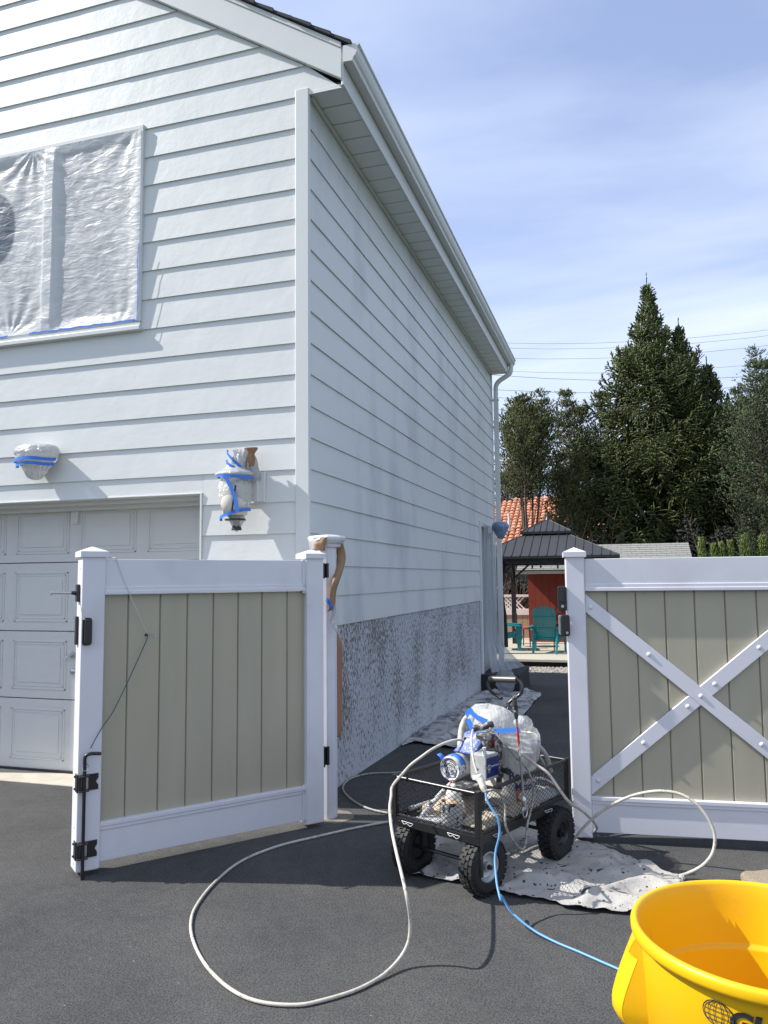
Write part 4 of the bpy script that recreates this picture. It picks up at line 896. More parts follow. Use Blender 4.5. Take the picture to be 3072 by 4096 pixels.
# blue gear housing above the motor
hc=Jv(590,270,.30)
q=MB()
hp=[Jv(240,520,.22),Jv(330,430,.24),Jv(405,330,.26),Jv(430,210,.28),Jv(470,190,.28),Jv(735,215,.28),Jv(755,270,.28),Jv(745,370,.26),Jv(640,500,.22),Jv(560,570,.20),Jv(480,560,.2)]
q.prism(hp,V*.06)
hs=q.build('gear_housing','paintblue',sp,bevel=.008)
for x,y in ((463,310),(688,342)): MB().cyl(Jv(x,y,.262),Jv(x,y,.30),.0085,n=14).build('bolt_hole','ink',hs)
pb=Jv(830,330,.31); MB().obox(pb,U,V,(0,0,1),(.042,.05,.036)).build('drive_cover','paintdark',sp,bevel=.01)
st=MB().obox(pb+U*.0428-V*.02,U,V,(0,0,1),(.0008,.014,.014)).build('warning_sticker','label_red',sp)
q=MB(); dp=Jv(1010,420,.30); q.lathe([(0,.028),(.015,.03),(.021,.025),(.022,-.012),(.019,-.016),(.019,-.10),(.023,-.11),(.023,-.15),(.015,-.16),(.015,-.21)],dp,18,(0,0,1)); q.build('pump_body','paintdark',sp,smooth=True,auto=True)
MB().cyl(dp+_v(0,0,-.115),dp+_v(0,0,-.118)+U*.06-V*.01,.012,n=12).cyl(dp+_v(0,0,-.117)+U*.04,dp+_v(0,0,-.118)+U*.065-V*.01,.016,n=10).build('prime_valve','blackp',sp)
# carrying handle knob on top
MB().lathe([(0,-.052),(.014,-.05),(.017,-.04),(.0155,-.02),(.018,.0),(.0165,.03),(.017,.05),(.012,.056),(0,.057)],Jv(750,110,.24),18,_n(U*.75+V*.55+_v(0,0,.22))).build('carry_grip','paintdark',sp,smooth=True)
# stand
ft=MB()
for du in (-.07,.09):
    ft.tube([K(.24+du,.20,ZB+.006),K(.24+du,.24,ZB+.06),K(.24+du*.6,.27,ZB+.12)],.009,8,4)
    ft.tube([K(.24+du,.16,ZB+.012),K(.24+du,.45,ZB+.012)],.009,8,2)
ft.obox(K(.24,.28,ZB+.115),U,V,(0,0,1),(.09,.09,.008))
ft.build('stand','paintdark',sp,smooth=True,auto=True)
MB().tube([Kv(650,1095,.25),Kv(560,1180,.16),Kv(470,1280,.08),Kv(385,1385,.05)],.013,12,4).build('siphon_tube','paintwhite',sp,smooth=True)
# tape over the motor
q=MB(); pts=[mc+max_*.035+(R0+.003)*(a_*math.cos(t)+b_*math.sin(t)) for t in np.linspace(-.35,-2.75,16)]
strip(q,pts,max_*.020,(0,0,.0008)); strip(q,[pts[-1],pts[-1]-U*.012-V*.0+_v(0,0,.02),pts[-1]-U*.03+_v(0,0,.03)],max_*.018,(0,0,.001)); q.build('tape_band','tape',sp,smooth=True)
# ================================================================== BUCKET AND BAG
bc=K(.33,.545,0)
bk=thing('paint_bucket','white five gallon paint bucket behind the control box with navy lettering','bucket',(bc[0],bc[1],ZB))
brot=lambda r,a,z: _v(bc[0]+r*math.cos(a),bc[1]+r*math.sin(a),ZB+z)
MB().lathe([(0,.002),(.128,.002),(.132,.006),(.143,.30),(.147,.302),(.148,.315),(.144,.318),(.144,.335),(.150,.337),(.151,.350),(.146,.352),(.140,.345),(.130,.01),(0,.01)],(bc[0],bc[1],ZB),40).build('pail','bucket',bk,smooth=True,auto=True)
a0=math.atan2(U[1],U[0])
def curved(sa,z0,r=.1455): return lambda x,y: _v(bc[0]+(r+.0)*math.cos(a0+sa+x/r),bc[1]+r*math.sin(a0+sa+x/r),ZB+z0+y)
for tx,sz,sa,z0 in (('Benjamin',.058,-1.05,.155),('Moore',.058,-.85,.10)):
    text(tx,sz,'bucket_lettering','label_navy',bk,curved(sa,z0,.1448),offset=.0012,width=.95)
q=MB(); q.prism([brot(.1465,a0-.25,.215),brot(.1465,a0-.12,.225),brot(.1465,a0-.10,.275),brot(.1465,a0-.22,.265)],U*.001); q.build('red_mark','label_red',bk)
# bag over the hopper behind
fb=vnoise(71); bo=Kv(985,610,.50); R=[]
bag=thing('bagged_hopper','clear crumpled plastic bag over the bucket top, bound with blue tape','bag',bo)
HU,HV,HZ=.135,.13,.098
for j in range(37):
    ph=-.42*math.pi+(.92*math.pi)*j/36; row=[]
    for i in range(61):
        th=2*math.pi*(i%60)/60; cr=1-.035*abs(math.sin(th*4.5+2.2*ph+fb(math.cos(th)*2,math.sin(th)*2)))+.08*fb(math.cos(th)*2.4,math.sin(th)*2.4+ph*1.5,1.3)+.05*abs(fb(math.cos(th)*6,math.sin(th)*6+ph*2.2,1.2))+.02*fb(math.cos(th)*12,math.sin(th)*12+ph*5,1.)
        c_=math.cos(ph)**.8 if math.cos(ph)>0 else 0
        s_=math.sin(ph); rr=max(.02,c_)*cr
        lean=U*(-.012*s_*2)
        p=bo+U*HU*rr*math.cos(th)+V*HV*rr*math.sin(th)+_v(0,0,HZ*s_*(1.0 if s_>0 else .9)*cr)+lean
        row.append(p)
    R.append(row)
MB().grid(R).build('bag_body','bag',bag)
tx_=Kv(1235,620,.47); MB().grid(blob([(.012,-.035),(.028,-.03),(.045,-.01),(.05,.01),(.038,.03),(.02,.045)],tuple(tx_),.8,.010,seed=21)).build('bag_knot','bag',bag,smooth=True)
R=[]
for j in range(12):
    v=j/11; row=[]
    for i in range(20):
        u=i/19; p=Kv(830+420*u+60*v*u,690+150*v+10*u,.40-.02*math.sin(3*u)); p=p+V*(-.02*fb(u*7,v*3))+_v(0,0,.008*fb(u*9,v*4)); row.append(p)
    R.append(row)
MB().grid(R).build('bag_skirt','bag',bag,smooth=True)
R=[]
for j in range(14):
    v=j/13; row=[]
    for i in range(73):
        th=2*math.pi*(i%72)/72; rr=.153+.010*math.sin(3.1*v)+.007*fb(math.cos(th)*5,math.sin(th)*5+v*2,1.2)+.004*math.sin(th*17+v*4)-.03*max(0,v-.75); row.append((bc[0]+rr*math.cos(th),bc[1]+rr*math.sin(th),ZB+.225+.03*math.sin(th*2+1)*(1-v)+.16*v))
    R.append(row)
MB().grid(R).build('bag_skirt','bag',bag,smooth=True)
MB().lathe([(0,-.08),(.10,-.08),(.115,-.03),(.10,.03),(.06,.07),(0,.075)],bo,24).build('hopper','bucket',bag,smooth=True)
def bt(pts,v,w_=.013):
    q=MB(); P=[Kv(x,y,v) for x,y in pts]; d=_n(P[-1]-P[0]); n_=_n(np.cross(V,d))*w_; strip(q,catmull(P,4),n_,V*.001); q.build('tape_band','tape',bag)
bt([(795,515),(850,560),(930,595)],.355); bt([(755,545),(790,500),(812,498)],.36); bt([(770,575),(800,640),(815,680)],.35,.016); bt([(985,670),(1080,668),(1150,665),(1205,668)],.35,.011); bt([(985,660),(995,720)],.35)
# ================================================================== CLUTTER IN THE CART
pc=K(.295,.075,0)
q=thing('paint_can','white metal can splashed with black paint at the near end of the cart','paint can',(pc[0],pc[1],ZB))
MB().lathe([(0,.001),(.050,.001),(.052,.004),(.052,.103),(.054,.106),(.052,.108),(.049,.104),(.049,.01),(0,.01)],(pc[0],pc[1],ZB),32).build('tin','can',q,smooth=True,auto=True)
MB().tube([pc-U*.052+_v(0,0,ZB+.09),pc-U*.03-V*.05+_v(0,0,ZB+.07),pc+U*.03-V*.05+_v(0,0,ZB+.07),pc+U*.052+_v(0,0,ZB+.09)],.0015,5,5).build('bail','steel',q)
pf=K(.285,.12,0)
q=thing('spray_bottle','white bottle with an orange label leaning behind the paint can','bottle',(pf[0],pf[1],ZB))
MB().lathe([(0,.0),(.038,.001),(.04,.01),(.04,.11),(.032,.135),(.014,.15),(.013,.165),(0,.166)],(pf[0]-.01,pf[1],ZB+.01),24).build('bottle_body','bucket',q,smooth=True)
MB().lathe([(.0405,.03),(.0408,.03),(.0408,.095),(.0405,.095)],(pf[0]-.011,pf[1],ZB+.01),24).build('bottle_label',mat('peach_label',(.60,.33,.20),.6),q,smooth=True)
pf=K(.255,.12,0)
q=thing('caulk_tube','thin caulk tube with a red nozzle standing near the front panel','caulk tube',(pf[0],pf[1],ZB))
MB().cyl((pf[0],pf[1],ZB),(pf[0],pf[1],ZB+.14),.018,n=16).build('tube_body','bucket',q,smooth=True,auto=True)
MB().cyl((pf[0],pf[1],ZB+.14),(pf[0]+.004,pf[1],ZB+.185),.010,.004,n=12).build('nozzle','label_red',q,smooth=True,auto=True)
def heap(u0,u1,v0,v1,h,name,m,lab,cat,seed,zb=ZB):
    f=vnoise(seed); R=[]
    for j in range(26):
        v=j/25; row=[]
        for i in range(30):
            u=i/29; e=min(1,min(u,1-u,v,1-v)*6)
            row.append(K(u0+(u1-u0)*u+.012*f(u*5,v*6),v0+(v1-v0)*v+.012*f(v*6,u*5),zb+.004+max(0,h*e*(.55+.3*f(u*5,v*5,1.1)+.35*abs(f(u*3+4,v*9,1.3))))))
        R.append(row)
    return tag(MB().grid(R).build(name,m,smooth=True,solid=.0015),lab,cat)
heap(.05,.29,.10,.34,.085,'canvas_rag','rag','crumpled beige canvas heap in the cart left of the paint can','rag',81)
heap(.33,.48,.08,.30,.05,'canvas_rag','rag','flat cream rag in the cart under the grey cord','rag',82)
heap(.27,.46,.60,.84,.06,'canvas_rag','dropcloth2','grey stained rag bunched at the far end of the cart','rag',83)
heap(.36,.49,.33,.60,.045,'canvas_rag','rag','long pale rag lying along the right mesh side of the cart','rag',84)
pf=K(.15,.03,ZB+.004); q=MB().prism([K(.10,.02,ZB+.003),K(.25,.015,ZB+.003),K(.24,.09,ZB+.006),K(.14,.13,ZB+.010)],_v(0,0,.0012)); tag(q.build('paper_sheet','label_white'),'crisp white paper sheet on the cart bed beside the near rail','paper')
pf=K(.44,.47,ZB+.055)
q=MB(); q.tube([pf-V*.03,pf-V*.03+_v(0,0,.035),pf+V*.02+_v(0,0,.04),pf+V*.035+_v(0,0,.005),pf+V*.0-_v(0,0,.005),pf-V*.03],.006,8,3); q.obox(pf+V*.04+_v(0,0,.015),V,U,(0,0,1),(.025,.012,.008)); tag(q.build('caulking_gun_handle','orange',smooth=True),'small orange plastic tool handle behind the right mesh side','tool')
q=MB().tube([K(.05,.05,ZB+.03),K(.08,.4,ZB+.035),K(.10,.7,ZB+.04)],.011,10,2); tag(q.build('extension_pole','paintgrey',smooth=True),'grey pole lying lengthwise along the left side of the cart bed','pole')
q=MB().tube([K(.30,.72,ZB+.07),K(.38,.78,ZB+.09),K(.46,.82,ZB+.05)],.006,8,3); tag(q.build('brush_handle','bucket',smooth=True),'pale tool handle poking up at the far end of the cart','brush')
q=MB(); 
for i in range(6):
    b=K(.40+.012*i,.68,ZB+.06); q.cyl(b,b+U*.02*(i-2)/3+V*.03+_v(0,0,.09),.0008,n=4)
tag(q.build('wire_bristles','steel'),'tuft of thin wires standing up behind the right mesh side','wire')
# ================================================================== HOSES AND CORDS
def hose(pts,r,m,name,lab,cat='hose',n=10):
    return tag(MB().tube(pts,r,n,8).build(name,m,smooth=True),lab,cat)
Dz=lambda x,y,z: Pz(x*D,y*D,z)
hose([Kv(800,770,.30),Kv(700,745,.24),Kv(600,765,.18),Kv(480,820,.10),Kv(380,890,.05),Kv(300,950,.01),Kv(235,1020,-.015),Dz(848,1698,.468),Dz(845,1720,.44),Dz(842,1746,.43),Dz(846,1790,.40),Dz(856,1840,.36),Dz(868,1890,.31),Dz(879,1940,.25),Dz(886,1990,.16),Dz(882,2035,.085),Dz(862,2072,.035),Dz(825,2108,.012),Dz(770,2138,.008),Dz(700,2160,.008),Dz(640,2171,.008),Dz(560,2164,.008),Dz(500,2138,.008),Dz(450,2092,.008),Dz(420,2040,.008),Dz(412,1995,.008),Dz(425,1955,.008),Dz(465,1905,.008),Dz(522,1860,.008),Dz(600,1828,.008),Dz(690,1806,.008),Dz(770,1788,.008),Dz(840,1775,.012),Dz(875,1768,.02),Dz(960,1750,.02)],.0068,'hose','paint_hose','long beige hose arching from the sprayer and looping across the near asphalt')
hose([g2(900,1668)+_v(0,0,.01),g2(850,1672)+_v(0,0,.01),g2(800,1674)+_v(0,0,.01),g2(760,1684)+_v(0,0,.01),g2(741,1702)+_v(0,0,.01),g2(750,1722)+_v(0,0,.01),Dz(785,1742,.01),Dz(830,1755,.01),Dz(900,1765,.012),Dz(960,1765,.03)],.0068,'hose2','paint_hose','short hose bend on the shaded asphalt beside the flaking foundation')
hose([Kv(1040,800,.33),Kv(1130,820,.36),Kv(1240,880,.42),Kv(1330,950,.48),Kv(1440,1030,.5),Dz(1225,1728,.36),Dz(1258,1752,.24),Dz(1280,1772,.17),Dz(1289,1788,.10),Dz(1283,1797,.06)],.0075,'hose','paint_hose','stiff beige hose slanting from the sprayer down across the gate post')
LP=[(1190,1825),(1212,1832),(1228,1829),(1242,1811),(1262,1786),(1292,1758),(1325,1737),(1360,1721),(1395,1712),(1430,1709),(1468,1715),(1500,1733),(1526,1762),(1543,1800),(1541,1838),(1522,1866),(1492,1884),(1462,1893),(1425,1896)]
ly0=float(Dz(1215,1834,.012)[1]); ly1=float(Dz(1462,1893,.012)[1]); lys=[ly0+(ly1-ly0)*min(1,max(0,(i-2)/15))**.8 for i in range(len(LP))]
hose([Py(x*D,y*D,yy) for (x,y),yy in zip(LP,lys)],.0078,'hose','paint_hose','grey hose rising in a big open loop before the riveted gate')
hose([Kv(1525,1150,.80),Dz(1215,1716,.18),Dz(1232,1740,.12),Dz(1255,1765,.08),Dz(1272,1780,.06),Dz(1286,1786,.07)],.0065,'hose2','paint_hose','thin grey hose sagging from the far cart corner past the gate post')
hose([Dz(1105,1793,.01),Dz(1150,1797,.01),Dz(1200,1799,.008),Dz(1235,1797,.008)],.006,'hose2','paint_hose','short hose run on the shaded ground behind the right cart wheels')
hose([Kv(1110,805,.45),Kv(1125,765,.48),Kv(1170,742,.52),Kv(1240,738,.58),Kv(1310,762,.64),Kv(1365,805,.70),Kv(1410,860,.75),Kv(1440,930,.80),Kv(1462,1020,.80)],.0125,'hose','return_hose','thick spattered hose arching over the far right corner of the cart')
hose([Kv(1230,790,.55),Kv(1300,800,.6),Kv(1350,860,.65),Kv(1400,950,.68),Kv(1430,1050,.7)],.009,'hose2','return_hose','slim grey hose under the thick arch at the far cart corner')
hose([Kv(770,555,.42),Kv(745,585,.42),Kv(722,640,.40),Kv(712,700,.38),Kv(708,780,.34),Kv(715,860,.30)],.016,'hose','suction_hose','fat white ribbed hose left of the blue gear housing')
hose([Kv(822,645,.22),Kv(805,690,.18),Kv(800,760,.14),Kv(806,840,.10),Kv(818,920,.07),Kv(835,985,.05),Kv(850,1025,.04)],.0052,'hose','cable','pale cord curving down across the control box to its plug','cord')
plug=thing('cord_plug','white and grey joined plugs hanging over the front cart rail','plug',Kv(870,1080,.03))
MB().lathe([(.006,-.05),(.010,-.045),(.013,-.02),(.020,.0),(.018,.012),(.0,.014)],Kv(862,1058,.035),16,_n(Kv(840,1010,.03)-Kv(890,1130,.03))).build('plug_body','label_white',plug,smooth=True)
MB().lathe([(.006,-.035),(.012,-.03),(.016,-.01),(.0165,.03),(.011,.045),(0,.045)],Kv(893,1125,.02),16,_n(Kv(860,1040,.03)-Kv(915,1180,.0))).build('socket_body','hose',plug,smooth=True)
MB().obox(Kv(835,1060,.03),U,V,(0,0,1),(.014,.008,.010)).build('plug_tab','label_white',plug,bevel=.002)
hose([Kv(948,648,.23),Kv(1000,690,.24),Kv(1060,760,.25),Kv(1110,820,.27),Kv(1180,900,.33),Kv(1250,970,.38),Kv(1290,1050,.42),Kv(1312,1120,.44),Ku(1312,1230,.515),Ku(1290,1340,.53),Ku(1265,1440,.54),Ku(1254,1540,.55),Ku(1248,1610,.56),Ku(1230,1648,.56),Ku(1195,1638,.56),Ku(1140,1570,.55),Ku(1095,1490,.54),Ku(1078,1410,.53),Ku(1082,1320,.52),Ku(1070,1250,.515),Ku(1030,1190,.51),Kv(985,1163,.01),Kv(940,1165,-.01),Kv(905,1180,-.02)],.0055,'hose2','cable','long grey cord drooping outside the right mesh side of the cart','cord')
hose([Kv(918,1185,-.02),Kv(935,1260,-.03),Kv(985,1340,-.03),Kv(1020,1400,-.03),Kv(1034,1480,-.03),Kv(1028,1560,-.04),Kv(1005,1650,-.05),Kv(995,1740,-.07),Kv(1002,1850,-.10),Kv(1015,1960,-.13),Kv(1045,2080,-.16),Dz(1083,1935,.10),Dz(1105,1970,.06),Dz(1150,2008,.02),Dz(1200,2035,.008),Dz(1250,2056,.007),Dz(1300,2078,.007),Dz(1345,2098,.007),Dz(1400,2125,.007)],.0052,'bluecord','blue_cord','bright blue extension cord dropping from the plug and running behind the yellow bin','cord')
# lance
ln=thing('spray_lance','long silver spray lance leaning on the right cart rail with a red stripe','spray lance',Ku(1240,1300,.52))
top=Ku(1160,450,.515); bot=Ku(1235,1245,.527); j1=Ku(1172,540,.517); 
dl=_n(top-bot)
MB().cyl(bot,j1,.0058,n=12).build('pole','steel',ln,smooth=True,auto=True)
ra=Ku(1180,640,.42)
MB().cyl(bot+(j1-bot)*.52,bot+(j1-bot)*.86,.0062,n=12).build('red_stripe',mat('red_white_sleeve',(.62,.58,.56),.5,c2=(.45,.03,.02),c2t=(.50,.56),c2scale=30,stretch=(1,1,.3)),ln,smooth=True,auto=True)
MB().lathe([(0,-.045),(.009,-.045),(.0105,-.02),(.013,-.005),(.010,.0),(.014,.01),(.0145,.035),(.011,.048),(.012,.06),(.006,.068),(0,.068)],(j1+top)/2,14,dl).build('tip_guard','paintdark',ln,smooth=True,auto=True)
MB().lathe([(0,-.03),(.011,-.028),(.013,-.01),(.013,.008),(.009,.014),(.007,.02)],bot,14,dl).build('swivel','steel',ln,smooth=True,auto=True)
e=bot-dl*.05; z=_v(0,0,1); q=MB().tube([e-V*.018+z*.012,e+V*.018+z*.012,e+V*.022-z*.008,e+V*.012-z*.03,e-V*.008-z*.032,e-V*.02-z*.012,e-V*.018+z*.012],.0042,8,3); q.tube([e-V*.016+z*.018,e+V*.0+z*.0,e+V*.018+z*.018],.004,6,3); q.build('trigger_guard','steel',ln,smooth=True)
# ================================================================== YELLOW BIN
bx_,by_=2.265,-2.83
bn=thing('trash_bin','round yellow plastic trash bin with side handle and black lettering','trash bin',(bx_,by_,0))
n=96
MB().lathe([(0,.012),(.20,.012),(.212,.02),(.228,.25),(.236,.405),(.252,.412),(.261,.655),(.262,.668),(.272,.671),(.2795,.675),(.282,.682),(.282,.694),(.2795,.700),(.274,.7025),(.268,.701),(.2645,.694),(.2625,.678),(.2575,.662),(.2553,.562),(.2535,.557),(.2465,.552),(.2450,.547),(.2405,.425),(.238,.418),(.230,.41),(.222,.25),(.207,.03),(0,.026)],(bx_,by_,0),n).build('bin_body','yellow',bn,smooth=True)
# side handle: scooped lug
def handle(ang):
    ca,sa=math.cos(ang),math.sin(ang); r_=_v(ca,sa,0); t_=_v(-sa,ca,0); c0=_v(bx_,by_,0); R=[]
    # profile from under the rim, out and back in
    pr=[(.262,.662,.060),(.276,.650,.062),(.296,.605,.068),(.318,.545,.072),(.328,.505,.072),(.322,.480,.068),(.30,.460,.064),(.252,.44,.06)]
    P=catmull([(a,b,c) for a,b,c in pr],4)
    for q in P:
        rr,zz_,w_=q; row=[]
        for i in range(9):
            s=-1+2*i/8; row.append(c0+r_*(rr-.030*abs(s)**3*(1 if rr>.29 else .2))+t_*w_*s+_v(0,0,zz_))
        R.append(row)
    q=MB().grid(R)
    for s in (-1,1):
        b=[]; 
        side_=[np.array(r[0 if s<0 else -1]) for r in R]
        inner=[]
        for p in side_:
            w__=(p-c0)@t_; rb=.262-(.655-p[2])*.0412-.004; a__=ang+math.asin(max(-1,min(1,w__/rb))); inner.append(c0+_v(rb*math.cos(a__),rb*math.sin(a__),p[2]))
        q.grid([side_,[np.array(k)*1. for k in inner]])
    return q.build('handle','yellow',bn,smooth=True,solid=.005,auto=True)
handle(math.radians(172)); handle(math.radians(-8))
def oncan(px,py,r0=.262,zr=.655,sl=.0412):
    d=_ray(px,py); t=0
    f=lambda t: math.hypot(CAM[0]+d[0]*t-bx_,CAM[1]+d[1]*t-by_)-(r0-(zr-(CAM[2]+d[2]*t))*sl)
    lo_,hi_=0,1e-6
    t=0
    while f(t)>0: t+=2e-6
    return CAM+d*t
pa=oncan(2300+1205*.4956,3000+2170*.4956); ang=math.atan2(pa[1]-by_,pa[0]-bx_); zt=pa[2]
def oc(sa,z0): 
    def f(x,y):
        z=z0+y; r=.262-(.655-z)*.0412+.0012; a=ang+sa+x/r; return _v(bx_+r*math.cos(a),by_+r*math.sin(a),z)
    return f
text('GLOBAL',.050,'bin_lettering','ink',bn,oc(.03,zt-.012),offset=.0026,width=1.1,shear=.22)
text('globalindustrial.com',.021,'bin_lettering_small','ink',bn,oc(.03,zt-.031),offset=.0008,width=1.0)
q=MB(); fo_=oc(-.04,zt+.006)
rg=.026
circ=lambda sx,sy,k0=0,k1=1: [fo_(sx*rg*math.cos(2*math.pi*(k0+(k1-k0)*i/28)),sy*rg*.92*math.sin(2*math.pi*(k0+(k1-k0)*i/28))) for i in range(29)]
q.tube(circ(1.15,1),.0011,4,1); q.tube(circ(.75,1),.0007,4,1);q.tube(circ(.3,1),.0007,4,1)
for y in (-.55,-.2,.2,.55):
    w_=math.sqrt(1-y*y); q.tube([fo_(x*1.15*rg*w_,y*rg*.92) for x in np.linspace(-1,1,9)],.0007,4,1)
q.build('globe_emblem','ink',bn)
# stone
p0=Pz(2990,3530,0)
q=MB(); pts=[]
for (a,b) in ((0.0,-.0),(.03,.055),(.10,.085),(.2,.09),(.42,.08),(.44,-.12),(.30,-.16),(.06,-.12),(.01,-.06)): pts.append((p0[0]-.03+a,p0[1]-.0+b,.0))
q.prism(pts,(0,0,.045)); tag(q.build('paving_stone','stone',bevel=.014),'coarse tan round-cornered stone on the asphalt behind the yellow bin','stone')
# ================================================================== BACK YARD
# gazebo
gx,gy,gh=.46,12.5,1.5
gb=thing('gazebo','black hardtop gazebo with two-tier ribbed metal roof over the patio','gazebo',(gx,gy,-.1))
def hiproof(hb,ht,z0,z1,n,nm):
    for k in range(4):
        a=k*math.pi/2; X_=_v(math.cos(a),math.sin(a),0); Y_=_v(-X_[1],X_[0],0); c=_v(gx,gy,0)
        P=lambda s,t: c+X_*s-Y_*(hb+(ht-hb)*t)+_v(0,0,z0+(z1-z0)*t)
        w_=2*hb/n
        for i in range(n):
            s0=-hb+w_*i; s1=s0+w_; hm=lambda s:min(1.,(hb-abs(s))/max(1e-6,hb-ht))
            t0,t1=hm(s0),hm(s1); pts=[P(s0,0),P(s1,0)]
            if t1>0: pts.append(P(s1,t1))
            if t0<1 and t1<1 and s0*s1<0: pts.append(P(0,min(1,hb/(hb-ht)) if ht<=0 else 1))
            if t0>0: pts.append(P(s0,t0))
            if len(pts)<3: continue
            q=MB().prism(pts,(0,0,.008))
            if t0>.02:
                e0,e1=P(s0,0),P(s0,t0); q.obox((e0+e1)/2+_v(0,0,.014),e1-e0,X_,np.cross(e1-e0,X_),(np.linalg.norm(e1-e0)/2,.008,.010))
            q.build('roof_panel','mat_gazebo',gb)
        q=MB(); q.cyl(P(hb,0)+_v(0,0,.012),P(ht,1)+_v(0,0,.006),.014,n=6); q.build('hip_cap','mat_gazebo',gb)
        q=MB(); q.obox(c-Y_*(hb-.012)+_v(0,0,z0-.018),X_,Y_,(0,0,1),(hb,.014,.026)); q.build('eave_trim','black',gb)
hiproof(gh,.40,1.885,2.40,17,'lower')
hiproof(.53,.0,2.435,2.73,8,'upper')
q=MB().box(gx-.39,gx+.39,gy-.39,gy+.39,2.36,2.45); q.build('cupola_wall','black',gb)
MB().lathe([(.0,.14),(.02,.13),(.028,.10),(.018,.07),(.03,.05),(.03,.02),(.05,0),(.06,-.03)],(gx,gy,2.75),12).build('finial','black',gb,smooth=True)
for sx in (-1,1):
    for sy in (-1,1):
        x,y=gx+sx*.95,gy+sy*1.22
        MB().box(x-.05,x+.05,y-.05,y+.05,-.1,1.84).build('post','black',gb)
        for ax in (0,1):
            q=MB(); e=_v(-sx*.42,0,0) if ax==0 else _v(0,-sy*.42,0); q.cyl(_v(x,y,1.42),_v(x,y,1.80)+e,.025,n=6); q.build('brace','black',gb)
for s in (-1,1):
    MB().box(gx-1.25,gx+1.25,gy+s*1.22-.04,gy+s*1.22+.04,1.74,1.86).build('beam','black',gb)
    MB().box(gx+s*1.22-.04,gx+s*1.22+.04,gy-1.18,gy+1.18,1.74,1.855).build('beam','black',gb)
MB().box(gx-1.4,gx+1.4,gy-1.4,gy+1.4,1.862,1.868).build('ceiling_net','mesh_black',gb)
# tied netting at the near left post
f=vnoise(7); R=[]
for j in range(30):
    v=j/29; row=[]
    for i in range(15):
        a=2*math.pi*(i%14)/14; r=.14-.05*math.sin(math.pi*min(1,v*1.6))+.03*f(a,v*4)*.5+(.03 if v<.1 else 0)
        row.append((gx-.93+r*math.cos(a)+.02*v,gy-1.22+r*.8*math.sin(a),1.78-v*1.75))
    R.append(row)
MB().grid(R).build('netting','mesh_black',gb,smooth=True)
sl_=thing('string_lights','hanging string of small dark-capped bulbs along the gazebo beam','string lights',(gx,gy-1.3,1.8))
MB().tube([(gx-1.2,gy-1.28,1.80),(gx-.4,gy-1.28,1.765),(gx+.4,gy-1.28,1.77),(gx+1.2,gy-1.28,1.80)],.006,5,5).build('cable','black',sl_)
for i,(px,py) in enumerate(((2129,2262),(2163,2258),(2231,2261),(2042,2262),(2290,2261),(2350,2261))):
    p=Py(px,py,gy-1.28)
    b_=MB().cyl((p[0],p[1],1.785),(p[0],p[1],p[2]+.01),.004,n=5).cyl((p[0],p[1],p[2]+.035),(p[0],p[1],p[2]-.02),.018,.020,n=8).build('socket','black',sl_)
    MB().lathe([(.012,.0),(.02,-.02),(.022,-.035),(.014,-.05),(0,-.056)],(p[0],p[1],p[2]-.018),10).build('bulb','glass',b_,smooth=True)
# shed
shd=thing('garden_shed','barn-red garden shed with grey shingled roof and white gutter','shed',(1.6,14.3,-.15))
SX0,SX1=-.21,3.4
x=SX0; i=0
while x<SX1-.05:
    x1=min(x+.168,SX1); MB().prism([(x,14.30,-.16),(x1-.006,14.30,-.16),(x1,14.306,-.16),(x1,14.33,-.16),(x,14.33,-.16)],(0,0,1.75)).build('wall_plank','red',shd); x=x1; i+=1
MB().box(SX0,SX1,14.331,16.9,-.16,1.60).prism([(SX0+.01,14.33,1.6),(SX0+.01,16.9,1.6),(SX0+.01,15.6,2.15)],(SX1-SX0-.02,0,0)).build('shed_body','red',shd)
ey,ez,ty,tz=14.02,1.600,15.55,2.262; RX0,RX1=-.46,3.585
nr=12
rs=random.Random(9)
for k in range(nr):
    t0=k/nr; t1=(k+1.12)/nr; y0,z0=ey+(ty-ey)*t0,ez+(tz-ez)*t0; y1,z1=ey+(ty-ey)*min(1,t1),ez+(tz-ez)*min(1,t1)
    x=RX0-(.12 if k%2 else .0)
    while x<RX1:
        wd=.235+rs.uniform(-.03,.03); a,b=max(x,RX0),min(x+wd,RX1)
        if b-a>.02:
            h=rs.uniform(0,.004); MB().prism([(a+.003,y0,z0+.012+h),(b-.003,y0,z0+.012+h),(b-.003,y1,z1+.001),(a+.003,y1,z1+.001)],(0,0,.012)).build('roof_shingle','greyshingle',shd)
        x+=wd
MB().prism([(RX0,ey,ez),(RX0,ty,tz),(RX0,17.1,1.6),(RX0,17.1,1.58),(RX0,ty,tz-.03),(RX0,ey,ez-.03)],(RX1-RX0,0,0)).build('roof_deck','greyshingle',shd)
MB().prism([(RX0-.01,13.93,1.612),(RX0-.01,13.94,1.545),(RX0-.01,14.015,1.54),(RX0-.01,14.015,1.612)],(RX1-RX0+.02,0,0)).build('gutter','vinyl',shd,bevel=.004)
